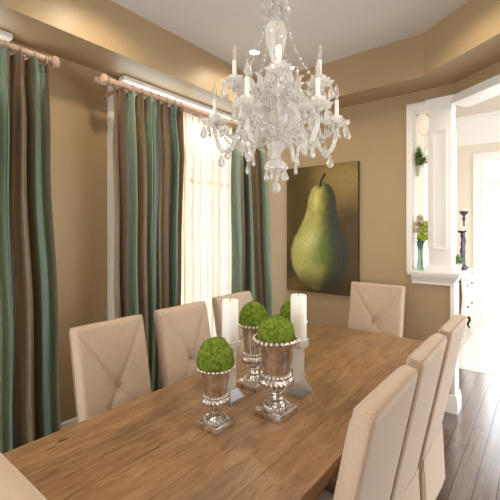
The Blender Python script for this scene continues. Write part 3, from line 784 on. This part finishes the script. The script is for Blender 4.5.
U = [(-1.113, 1.170, .258, .080, .125, .077, .106, 'smallest silver urn with beaded rim, closest to the camera on the left', 'egg shaped green moss ball in the nearest, smallest silver urn'),
     (-.968, 1.418, .350, .104, .150, .084, .090, 'largest silver urn, front right of the centrepiece', 'broad green moss ball in the largest silver urn at the front right'),
     (-1.238, 1.600, .340, .086, .135, .078, .104, 'silver urn standing between the two white candles at the back left', 'green moss ball in the urn between the two candles'),
     (-1.185, 1.915, .305, .084, .130, .078, .108, 'rearmost silver urn, mostly hidden behind the right candle', 'half hidden green moss ball peeking out behind the right candle')]
for i, (x, y, H, R, b, mr, mh, l1, l2) in enumerate(U):
    urn(l1, x, y, H, R, b); mossball(l2, x, y, TZ+H*.965, mr, mh, i*5+2)

def candle_holder(label, x, y, H):
    t = thing('candle_holder', label, 'candle holder', (x, y, TZ), 0, 'crystal candle holders')
    bm = new(); b, s = .052, .022
    lo = [bm.verts.new((sx*b, sy*b, 0)) for sx, sy in ((-1, -1), (1, -1), (1, 1), (-1, 1))]
    l2 = [bm.verts.new((sx*b, sy*b, .018)) for sx, sy in ((-1, -1), (1, -1), (1, 1), (-1, 1))]
    l3 = [bm.verts.new((sx*s*1.25, sy*s*1.25, .062)) for sx, sy in ((-1, -1), (1, -1), (1, 1), (-1, 1))]
    bm.faces.new(lo[::-1]); bm.faces.new(l3)
    for A, B in ((lo, l2), (l2, l3)):
        for k in range(4): bm.faces.new((A[k], A[(k+1) % 4], B[(k+1) % 4], B[k]))
    obj('base', bm, M['clear'], t, 0)
    bm = new(); box(bm, -s, s, -s, s, .0625, H-.036, .003); obj('stem', bm, M['clear'], t, 20)
    bm = new(); lathe(bm, [(0, H-.0355), (.028, H-.0355), (.05, H-.026), (.058, H-.012), (.058, H+.008), (.050, H+.008), (.048, H-.002), (0, H-.002)], 8)
    obj('plate', bm, M['clear'], t, 20)
    return t
def pillar_candle(label, x, y, z, r, hh):
    t = thing('pillar_candle', label, 'candle', (x, y, z), 0, 'white pillar candles')
    bm = new(); lathe(bm, [(0, 0), (r*.97, 0), (r, .004), (r, hh-.004), (r*.93, hh), (r*.5, hh-.004), (0, hh-.006)], 32); obj('wax', bm, M['candle'], t, 60)
    bm = new(); tube(bm, [(0, 0, hh-.008), (.001, 0, hh+.006), (.004, 0, hh+.013)], .0016, 6); obj('wick', bm, M['wick'], t)
for x, y, H, ch, a, b in ((-1.228, 1.395, .285, .215, 'crystal candle holder on the left, behind the smallest urn', 'left white pillar candle, standing behind the smallest urn'),
                          (-1.000, 1.672, .272, .240, 'crystal candle holder on the right, behind the largest urn', 'right white pillar candle, taller in view, behind the largest urn')):
    candle_holder(a, x, y, H); pillar_candle(b, x, y, TZ+H-.002, .041, ch)

# ------------------------------------------------------------------ pear painting
PX0, PX1, PZ0, PZ1 = -2.345, -1.485, .925, 2.315
pic = thing('painting', 'tall canvas painting of a single green pear on the tan wall', 'painting', ((PX0+PX1)/2, YF, (PZ0+PZ1)/2))
pw, ph_ = (PX1-PX0)/2, (PZ1-PZ0)/2
bm = new(); box(bm, -pw, pw, -.035, -.001, -ph_, ph_, .002); obj('stretcher', bm, M['blackmetal'], pic)
def mixc(a, b, t): t = max(0, min(1, t)); return tuple(x*(1-t)+y*t for x, y in zip(a, b))
def pearw(q):    # half width of the pear against height
    q = .135+(q-.135)*.964
    pts = [(.135, 0), (.15, .09), (.18, .145), (.24, .19), (.32, .205), (.40, .24), (.48, .30), (.56, .37), (.64, .41), (.72, .41), (.80, .37), (.87, .295), (.91, .225), (.935, .15), (.947, .07), (.95, .0)]
    for (a, b), (c, d) in zip(pts, pts[1:]):
        if a <= q <= c: s = (q-a)/(c-a); return b+(d-b)*s
    return 0
def paintc(p, q):
    n = noise.noise(Vector((p*5, q*7, 1.7))); n2 = noise.noise(Vector((p*14, q*18, 4.1))); n3 = noise.noise(Vector((p*3, q*3, 9)))
    bg = mixc(srgb(84, 66, 32)[:3], srgb(160, 136, 82)[:3], .95*math.exp(-((p-.86)/.34)**2-((q-.12)/.22)**2)+.32*n3)
    bg = mixc(bg, srgb(48, 36, 22)[:3], smoothstep(.45, 1.05, q)*.55+.25*max(0, -n))
    bg = mixc(bg, srgb(128, 98, 44)[:3], .8*math.exp(-((p-.10)/.2)**2-((q-.97)/.07)**2))
    bg = mixc(bg, srgb(84, 66, 44)[:3], .6*math.exp(-((p-.95)/.22)**2-((q-.62)/.3)**2))
    cx = .525-.05*smoothstep(.2, .7, q); w = pearw(q)+.006*n2
    u = (p-cx)/max(w, .001)
    col = bg
    if w > .008 and abs(u) < 1.08:
        lit = -.80*u-.02-.62*(u*u)
        lo, md, hi = srgb(46, 46, 30)[:3], srgb(122, 120, 56)[:3], srgb(202, 194, 112)[:3]
        v = smoothstep(-1.0, .45, lit+.22*n+.14*n2)
        pc = mixc(lo, md, v*1.7); pc = mixc(pc, hi, (v-.55)*1.9)
        pc = mixc(pc, srgb(88, 128, 62)[:3], .55*math.exp(-((u-.05)/.5)**2-((q-.66)/.16)**2))
        pc = mixc(pc, srgb(222, 210, 140)[:3], .85*math.exp(-((u+.42)/.22)**2-((q-.27)/.08)**2))
        pc = mixc(pc, srgb(216, 212, 146)[:3], .8*math.exp(-((u+.38)/.32)**2-((q-.60)/.10)**2))
        pc = mixc(pc, srgb(66, 68, 66)[:3], .75*math.exp(-((u-.75)/.38)**2))
        pc = mixc(pc, srgb(52, 46, 24)[:3], .75*smoothstep(.80, .95, q))
        pc = mixc(pc, srgb(40, 28, 14)[:3], .9*math.exp(-((p-.50)/.05)**2-((q-.155)/.022)**2))
        e = 1-smoothstep(.90, 1.06, abs(u)); col = mixc(bg, pc, e)
    # stalk, bending to the right
    if .065 < q < .165:
        s = (q-.065)/.1; xs = .565-.055*smoothstep(0, .7, s); ww = .02-.006*s
        col = mixc(col, srgb(42, 26, 12)[:3], 1-smoothstep(ww*.7, ww*1.2, abs(p-xs)))
    return col
bm = new(); nx_, nz_ = 120, 190
g = [[bm.verts.new((-pw+.003+(2*pw-.006)*i/nx_, -.0362, ph_-.003-(2*ph_-.006)*j/nz_)) for i in range(nx_+1)] for j in range(nz_+1)]
cl = bm.loops.layers.float_color.new('Paint')
for j in range(nz_):
    for i in range(nx_):
        f = bm.faces.new((g[j][i], g[j+1][i], g[j+1][i+1], g[j][i+1]))
        for l, (a, b) in zip(f.loops, ((i, j), (i, j+1), (i+1, j+1), (i+1, j))):
            l[cl] = tuple(paintc(a/nx_, b/nz_))+(1,)
obj('canvas', bm, M['paint'], pic, 0)

# ------------------------------------------------------------------ recessed lights
spots = [(-2.02, 1.34), (-2.11, 2.74), (-.56, 2.60), (-.05, 1.2), (-2.14, -.5), (-.05, -.5)]  # last three are unseen downlights added for fill
names = ['recessed ceiling downlight glowing beside the chandelier chain, near the far left corner']
for i, (x, y) in enumerate(spots):
    lab = {1: names[0], 0: 'recessed ceiling downlight over the nearer end of the window side soffit', 2: 'recessed ceiling downlight by the angled soffit above the doorway'}.get(i, 'added fill downlight, unseen, recessed in the near half of the tray ceiling')
    t = thing('recessed_light', lab, 'ceiling light', (x, y, ZC), 0, 'recessed ceiling downlights' if i != 1 else 'recessed ceiling downlights')
    bm = new(); lathe(bm, [(.040, -.001), (.062, -.001), (.062, -.006), (.056, -.009), (.044, -.009), (.040, -.004)], 32, cap=False); obj('trim_ring', bm, M['cantrim'], t, 60)
    bm = new(); lathe(bm, [(0, -.0015), (.042, -.0015), (.042, -.003), (0, -.0045)], 32); obj('lens', bm, M['lamp'], t, 60)
    ld = bpy.data.lights.new('downlight_beam', 'SPOT'); ld.energy = 12; ld.color = (1, .85, .62); ld.spot_size = math.radians(158); ld.spot_blend = .8; ld.shadow_soft_size = .035
    lo = bpy.data.objects.new('downlight_beam', ld); C.objects.link(lo); lo.location = (x, y, ZC-.02)

# ------------------------------------------------------------------ chandelier
CXY = Vector((-1.083, 1.587)); rv = Vector((.785, .62)); fv = Vector((-.62, .785))
ch = thing('chandelier', 'large white crystal chandelier with candle bulbs hanging above the table', 'chandelier', (CXY.x, CXY.y, ZC))
def dz(z): return z-ZC
def facet(bm, c, r, sz=1.0):
    bmesh.ops.create_icosphere(bm, subdivisions=1, radius=r, matrix=Matrix.Translation(c) @ Matrix.Diagonal((1, 1, sz, 1)))
bm = new(); lathe(bm, [(0, 0), (.065, 0), (.065, -.012), (.05, -.025), (.02, -.034), (.012, -.04), (0, -.04)], 24); obj('ceiling_plate', bm, M['chrome'], ch)
bm = new(); tube(bm, [(0, 0, -.04), (0, 0, dz(2.85))], .006, 10); obj('suspension_rod', bm, M['chrome'], ch)
# central glass column in turned pieces
def piece(name, prof, seg=24, lob=0, dep=.0, m='crystal'):
    bm = new(); lathe(bm, [(r, dz(z)) for r, z in prof], seg, mod=(lambda a, i, r: r*(1+dep*math.cos(lob*a))) if lob else None)
    return obj(name, bm, M[m], ch, 25)
piece('top_dish', [(0, 2.86), (.012, 2.86), (.016, 2.83), (.03, 2.82), (.062, 2.80), (.066, 2.792), (.05, 2.79), (.018, 2.785), (.016, 2.70), (.024, 2.68), (0, 2.675)], 36, 12, .06)
piece('glass_vase', [(0, 2.68), (.02, 2.68), (.036, 2.665), (.048, 2.635), (.050, 2.60), (.044, 2.555), (.032, 2.51), (.022, 2.475), (.02, 2.46), (0, 2.46)], 64, 8, .13)
piece('glass_collar', [(0, 2.462), (.022, 2.462), (.032, 2.45), (.022, 2.438), (.020, 2.43), (0, 2.43)], 20)
piece('glass_baluster', [(0, 2.432), (.024, 2.432), (.040, 2.405), (.048, 2.37), (.044, 2.33), (.032, 2.29), (.05, 2.28), (.082, 2.27), (.086, 2.262), (.05, 2.258), (.03, 2.25), (0, 2.25)], 64, 8, .13)
piece('arm_bowl', [(0, 2.252), (.03, 2.252), (.036, 2.22), (.07, 2.205), (.100, 2.185), (.112, 2.165), (.104, 2.13), (.078, 2.10), (.05, 2.08), (.032, 2.065), (0, 2.06)], 72, 12, .12)
piece('lower_stem', [(0, 2.062), (.026, 2.062), (.04, 2.045), (.042, 2.03), (.03, 2.01), (.020, 1.99), (.024, 1.975), (0, 1.97)], 48, 8, .12)
piece('lower_bell', [(0, 1.975), (.02, 1.972), (.032, 1.962), (.050, 1.945), (.058, 1.925), (.056, 1.917), (.045, 1.925), (.02, 1.94), (0, 1.94)], 36, 12, .07)

# crystal drops: one mesh, copied
def drop_mesh(name, L, w):
    bm = new(); r = w
    facet(bm, (0, 0, -.006), .0055)
    lathe(bm, [(0, -.013), (r*.22, -.016), (r*.45, -.012-L*.28), (r*.85, -.012-L*.55), (r, -.012-L*.72), (r*.72, -.012-L*.9), (0, -.012-L)], 8, mod=lambda a, i, q: q*(1-.45*abs(math.sin(a))))
    o = obj(name, bm, M['drop'], None, 0)
    return o
proto = {}
def drop(parent, loc, rz, size, name='crystal_drop'):
    L, w = size; key = (name, size)
    if key not in proto:
        proto[key] = drop_mesh(name, L, w); o = proto[key]
    else: o = proto[key].copy(); C.objects.link(o)
    o.parent = parent; o.location = loc; o.rotation_euler = (0, 0, rz)
    return o
S_, M_, B_ = (.034, .0105), (.050, .0145), (.070, .019)
for k in range(8): a = 2*PI*k/8; drop(ch, (.060*math.cos(a), .060*math.sin(a), dz(2.795)), a, B_, 'crown_pendant')
for k in range(9): a = 2*PI*k/9; drop(ch, (.080*math.cos(a), .080*math.sin(a), dz(2.262)), a, M_, 'collar_pendant')
for k in range(12): a = 2*PI*k/12; drop(ch, (.105*math.cos(a), .105*math.sin(a), dz(2.135)), a, B_, 'bowl_pendant')
for k in range(9): a = 2*PI*k/9; drop(ch, (.052*math.cos(a), .052*math.sin(a), dz(1.920)), a, M_, 'bell_pendant')
drop(ch, (0, 0, dz(1.94)), .5, S_, 'bell_pendant')
bm = new(); sphere(bm, (0, 0, 0), .024, 10, 8, 1.25); tube(bm, [(0, 0, .03), (0, 0, .112)], .002, 6); facet(bm, (0, 0, .036), .008); facet(bm, (0, 0, .06), .008); facet(bm, (0, 0, .084), .008)
o = obj('bottom_finial', bm, M['drop'], ch, 0); o.location = (0, 0, dz(1.822))

def arm_parts(prof, cand, nd, dropsize):
    """one arm along local +X with its dish, candle and bulb"""
    bm = new(); tube(bm, catmull([(r, 0, dz(z)) for r, z in prof], 7), lambda t: .0125-.003*t, 12, twist=.55, lobes=3)
    rE, zE = prof[-1]
    arm = obj('arm', bm, M['crystal'], ch, 22)
    bm = new(); sc = lambda a, i, r: r*(1+(.14 if i in (3, 4) else 0)*math.cos(9*a))
    lathe(bm, [(0, dz(zE-.012)), (.014, dz(zE-.012)), (.022, dz(zE)), (.052, dz(zE+.008)), (.064, dz(zE+.022)), (.044, dz(zE+.015)), (.014, dz(zE+.012)), (0, dz(zE+.012))], 48, (rE, 0, 0), sc); obj('drip_dish', bm, M['crystal'], arm, 30)
    bm = new(); lathe(bm, [(0, dz(zE+.0125)), (.011, dz(zE+.0125)), (.013, dz(zE+.02)), (.027, dz(zE+.034)), (.031, dz(zE+.050)), (.014, dz(zE+.047)), (0, dz(zE+.047))], 24, (rE, 0, 0), lambda a, i, r: r*(1+.08*math.cos(8*a))); obj('candle_cup', bm, M['crystal'], arm, 30)
    bm = new(); lathe(bm, [(0, dz(cand[0])), (.0105, dz(cand[0])), (.0105, dz(cand[1])), (.008, dz(cand[1]+.001)), (0, dz(cand[1]+.001))], 16, (rE, 0, 0)); obj('candle_sleeve', bm, M['tube'], arm, 40)
    bm = new(); b0 = cand[1]+.001; lathe(bm, [(0, dz(b0)), (.008, dz(b0)), (.009, dz(b0+.012)), (.0125, dz(b0+.026)), (.012, dz(b0+.040)), (.008, dz(b0+.060)), (.0035, dz(b0+.078)), (0, dz(b0+.088))], 16, (rE, 0, 0)); obj('bulb', bm, M['bulb'], arm, 60)
    for k in range(nd):
        a = 2*PI*k/nd; drop(arm, (rE+.056*math.cos(a), .056*math.sin(a), dz(zE+.012)), a, dropsize if k else B_)
    drop(arm, (prof[-3][0], 0, dz(prof[-3][1]-.008)), 0, B_)
    return arm
def spin(arm, a):
    arm.rotation_euler = (0, 0, a)
def cp(arm):
    c = arm.copy(); C.objects.link(c)
    for g in list(arm.children): d = g.copy(); C.objects.link(d); d.parent = c
    return c
base_ang = math.atan2(rv.y, rv.x)
lowp = [(.085, 2.165), (.12, 2.195), (.165, 2.17), (.205, 2.08), (.24, 2.01), (.28, 2.015), (.308, 2.075), (.314, 2.14)]
upp = [(.03, 2.30), (.075, 2.345), (.115, 2.32), (.150, 2.255), (.185, 2.235), (.215, 2.265), (.222, 2.315)]
low = arm_parts(lowp, (2.155, 2.275), 6, M_); up = arm_parts(upp, (2.33, 2.445), 5, M_)
for k in range(6):
    a = base_ang+math.radians(60*k+2); (spin(low, a) if k == 0 else spin(cp(low), a))
upa = [base_ang+math.radians(270+72*k) for k in range(5)]
for k, a in enumerate(upa): (spin(up, a) if k == 0 else spin(cp(up), a))
# bead chains
def bead_chain(p0, p1, sag, name='bead_chain', r=.0062, outw=0):
    p0, p1 = Vector(p0), Vector(p1); n0 = 40; pts = []
    for i in range(n0+1):
        t = i/n0; p = p0.lerp(p1, t); p.z -= sag*4*t*(1-t)
        q = Vector((p.x, p.y, 0)); 
        if q.length > 1e-4: p += q.normalized()*(-outw*4*t*(1-t))
        pts.append(p)
    bm = new(); acc = 0; facet(bm, pts[0], r)
    for a, b in zip(pts, pts[1:]):
        acc += (b-a).length
        if acc >= r*1.9: facet(bm, b, r); acc = 0
    tube(bm, pts, .0012, 5)
    return obj(name, bm, M['drop'], ch, 0)
def pol(r, a, z): return (r*math.cos(a), r*math.sin(a), dz(z))
for a in upa: bead_chain(pol(.064, a, 2.795), pol(.222, a, 2.325), .0, r=.0085, outw=.06)
la = [base_ang+math.radians(60*k+2) for k in range(6)]
for i in range(6):
    b = la[(i+1) % 6]; m = (la[i]+la[i]+math.radians(60))/2
    bead_chain(pol(.314, la[i], 2.152), pol(.314, b, 2.152), .10, r=.0085, outw=.03)
    bead_chain(pol(.314, la[i], 2.152), pol(.12, m, 2.13), .06, r=.008)
    bead_chain(pol(.314, b, 2.152), pol(.12, m, 2.13), .06, r=.008)
    bead_chain(pol(.086, la[i], 2.26), pol(.314, la[i], 2.155), .03, r=.0075)
    bead_chain(pol(.20, m, 2.12), pol(.20, m, 2.00), .0, r=.0085)
for i in range(5):
    b = upa[(i+1) % 5]
    bead_chain(pol(.222, upa[i], 2.325), pol(.222, b, 2.325), .085, r=.008, outw=.02)
    bead_chain(pol(.222, upa[i], 2.325), pol(.05, upa[i], 2.38), .05, r=.0075)
    bead_chain(pol(.05, upa[i]+.6, 2.41), pol(.085, upa[i]+.6, 2.27), .0, r=.0085, outw=-.02)
for i in range(10):
    a = 2*PI*i/10
    bead_chain(pol(.082, a, 2.27), pol(.112, a, 2.165), .0, r=.008, outw=-.02)
for i in range(8):
    a = 2*PI*i/8; bead_chain(pol(.018, a, 2.78), pol(.024, a, 2.68), .0, r=.0085, outw=-.008)
# glass leaf spears rising from the collar
for i in range(10):
    a = 2*PI*i/10+.2; bm = new()
    pts = catmull([(.04*math.cos(a), .04*math.sin(a), dz(2.26)), (.10*math.cos(a), .10*math.sin(a), dz(2.30)), (.125*math.cos(a), .125*math.sin(a), dz(2.36)), (.15*math.cos(a), .15*math.sin(a), dz(2.37))], 4)
    tube(bm, pts, lambda t: .004+.010*math.sin(PI*min(1, t*1.05)), 6); obj('glass_leaf', bm, M['crystal'], ch, 0)
# small swags of drops on the arms make up the glittering skirt
for i in range(18):
    a = base_ang+math.radians(20*i+17); q = (.15, .20, .25)[i % 3]; drop(ch, (q*math.cos(a), q*math.sin(a), dz((2.12, 2.09, 2.05)[i % 3])), a, B_, 'skirt_pendant')

# ------------------------------------------------------------------ foyer furnishings
t = thing('chest', 'curved front chest painted glare white on dark legs by the foyer wall behind the column', 'chest', (-1.135, 6.74, 0))
bm = new(); n = 16; y0, y1 = -.38, .38
rowsA = []
for j in range(n+1):
    z = .20+.75*j/n; s = j/n; dep = .15+.045*math.sin(PI*min(1, s*1.15))+.02*s
    rowsA.append([bm.verts.new((-.18, y0, z)), bm.verts.new((dep, y0, z)), bm.verts.new((dep+.02*math.sin(PI*s), 0, z)), bm.verts.new((dep, y1, z)), bm.verts.new((-.18, y1, z))])
for a, b in zip(rowsA, rowsA[1:]):
    for k in range(5): bm.faces.new((a[k], a[(k+1) % 5], b[(k+1) % 5], b[k]))
bm.faces.new(rowsA[0][::-1]); bm.faces.new(rowsA[-1]); obj('body', bm, M['chest'], t, 40)
bm = new()
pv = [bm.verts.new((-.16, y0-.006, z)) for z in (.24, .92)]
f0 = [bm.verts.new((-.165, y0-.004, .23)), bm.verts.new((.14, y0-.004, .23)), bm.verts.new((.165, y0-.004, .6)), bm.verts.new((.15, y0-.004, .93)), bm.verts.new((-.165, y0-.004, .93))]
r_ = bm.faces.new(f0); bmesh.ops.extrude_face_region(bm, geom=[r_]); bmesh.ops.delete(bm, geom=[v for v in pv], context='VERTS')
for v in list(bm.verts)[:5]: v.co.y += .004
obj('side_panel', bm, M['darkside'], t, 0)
bm = new(); box(bm, -.184, .20, y0-.03, y1+.03, .95, .985, .008); obj('chest_top', bm, M['chest'], t)
for k, z in enumerate((.44, .76)):
    bm = new(); box(bm, .150, .206, -.34, .34, z-.14, z+.14, .004); dr = obj('drawer', bm, M['chest'], t)
    for yy in (-.2, .2):
        b2 = new(); sphere(b2, (.214, yy, z), .016, 10, 8); obj('drawer_knob', b2, M['knob'], dr)
for a in (-.14, .13):
    for b in (y0+.05, y1-.05):
        bm = new(); s = 1 if a > 0 else -.4
        tube(bm, catmull([(a, b, .20), (a+.035*s, b, .14), (a+.01*s, b, .06), (a+.03*s, b, .012)], 5), lambda q: .026-.012*q, 10); sphere(bm, (a+.03*s, b, .012), .0145, 10, 6, .8); obj('leg', bm, M['knob'], t)
def candlestick(label, x, y, H):
    t = thing('candlestick', label, 'candlestick', (x, y, .985), 0, 'purple candlesticks')
    k = H
    bm = new(); lathe(bm, [(0, 0), (.075, 0), (.075, .012), (.06, .03), (.03, .05), (.022, .08), (.03, .10), (.022, .12), (.017, .22*k), (.028, .30*k), (.018, .36*k), (.034, .48*k), (.017, .58*k), (.026, .66*k), (.014, .74*k), (.014, .82*k), (.03, .87*k), (.015, .91*k), (.03, .93*k), (0, .93*k)], 24); obj('shaft', bm, M['purple'], t, 50)
    bm = new(); lathe(bm, [(0, .93*k), (.03, .93*k), (.06, .96*k), (.07, k), (.06, k), (.04, .97*k), (0, .965*k)], 24); obj('candle_dish', bm, M['purple'], t, 50)
    bm = new(); lathe(bm, [(0, 0), (.038, 0), (.038, .085), (.03, .09), (0, .086)], 20); c = obj('pillar_candle', bm, M['cream_candle'], None, 50); c.location = (x, y, .985+.966*k)
    tag(c, 'short cream candle on '+label.replace(' on the foyer chest', ''), 'candle', 'cream candles on the foyer chest')
candlestick('shorter purple turned candlestick on the foyer chest', -1.030, 6.74, .62)
candlestick('taller purple turned candlestick on the foyer chest', -1.045, 7.02, .94)

def blades(bm, c, n, L, spread, w, seed, up=.6, droop=.3):
    r = random.Random(seed)
    for _ in range(n):
        a = r.uniform(0, 2*PI); e = r.uniform(0, 1)**.6*spread; d = Vector((math.cos(a)*math.sin(e), math.sin(a)*math.sin(e), math.cos(e)))
        l = L*r.uniform(.7, 1.05); s = d.cross(Vector((0, 0, 1))); s = s.normalized()*w if s.length > .01 else Vector((w, 0, 0))
        c0 = Vector(c); p = [c0, c0+d*l*.5+Vector((0, 0, .03*l)), c0+d*l+Vector((0, 0, -droop*l*math.sin(e)))]
        q = [bm.verts.new(p[0]-s*.6), bm.verts.new(p[0]+s*.6), bm.verts.new(p[1]+s), bm.verts.new(p[1]-s), bm.verts.new(p[2])]
        bm.faces.new((q[0], q[1], q[2], q[3])); bm.faces.new((q[3], q[2], q[4]))

# green ball plant in a pale pot on the chest
t = thing('potted_plant', 'small round green plant in a pale pot on the near end of the foyer chest', 'plant', (-1.055, 6.45, .985))
bm = new(); lathe(bm, [(0, 0), (.05, 0), (.07, .10), (.074, .15), (.066, .15), (.06, .13), (0, .13)], 24); obj('pot', bm, M['pot'], t, 50)
bm = new(); blades(bm, (0, 0, .13), 160, .17, 1.5, .007, 4); sphere(bm, (0, 0, .17), .07, 12, 8); obj('foliage', bm, M['leaf'], t, 0)
# wall planter in the niche
t = thing('wall_planter', 'spiky green grass plant in a pale wall pot inside the pass-through opening', 'plant', (-.975, 3.87, 2.15))
bm = new(); lathe(bm, [(0, -.02), (.016, -.015), (.03, .02), (.04, .07), (.043, .085), (.036, .085), (.03, .06), (0, .06)], 20); box(bm, -.045, -.02, -.02, .02, .0, .08); obj('pot', bm, M['pot'], t, 50)
bm = new(); blades(bm, (0.0, 0, .06), 170, .26, 1.1, .007, 9, droop=.5)
for v in bm.verts:
    v.co.x = max(v.co.x, -.04)
obj('foliage', bm, M['leaf'], t, 0)
# flower vase on the half wall
t = thing('flower_vase', 'slim green glass vase of lime and cream flowers on the half wall ledge', 'vase of flowers', (-.925, 3.775, capz))
bm = new(); lathe(bm, [(0, 0), (.028, 0), (.03, .01), (.024, .06), (.020, .12), (.022, .19), (.030, .25), (.033, .27), (.029, .27), (.02, .2), (0, .19)], 24); obj('vase', bm, M['glassgreen'], t, 60)
bm = new()
fl = [(.045, -.03, .36, 0), (.015, -.04, .31, 0), (.05, .0, .42, 0), (-.02, .0, .42, 1), (.0, -.02, .48, 1), (-.025, -.03, .37, 1), (.05, -.03, .30, 0), (.02, .03, .40, 0)]
for x, y, z, c in fl: tube(bm, catmull([(0, 0, .18), (x*.3, y*.3, .26), (x, y, z)], 4), .0025, 5)
blades(bm, (0, 0, .24), 26, .12, 1.2, .007, 3); obj('stems', bm, M['leaf'], t, 30)
for i, (x, y, z, c) in enumerate(fl):
    bm = new(); blades(bm, (x, y, z-.008), 80, .066, 1.9, .013, 30+i, droop=.1); sphere(bm, (x, y, z+.002), .022, 8, 6); obj('flower_head', bm, M['whitepetal' if c else 'lime'], t, 0)

# ------------------------------------------------------------------ light and camera
w = bpy.data.worlds.new('daylight'); bpy.context.scene.world = w; w.use_nodes = True
bg = w.node_tree.nodes['Background']; bg.inputs['Color'].default_value = (.945, .977, 1.0, 1); bg.inputs['Strength'].default_value = 1.7

cam = bpy.data.cameras.new('camera'); co = bpy.data.objects.new('camera', cam); C.objects.link(co)
cam.sensor_width = 36; cam.lens = 36*373/500; cam.shift_y = -19/500; cam.clip_start = .05
yaw = math.atan2(.62, .785)
co.location = (0, 0, 1.6); co.rotation_euler = (PI/2, 0, yaw)
sc = bpy.context.scene; sc.camera = co
vs = sc.view_settings; vs.view_transform = 'Standard'; vs.look = 'None'; vs.gamma = 1; vs.exposure = 1.40
cy = sc.cycles; cy.use_denoising = True
cy.max_bounces = 12; cy.diffuse_bounces = 6; cy.glossy_bounces = 6; cy.transmission_bounces = 10; cy.transparent_max_bounces = 16
cy.sample_clamp_indirect = 6.0; cy.caustics_refractive = True; cy.blur_glossy = .5
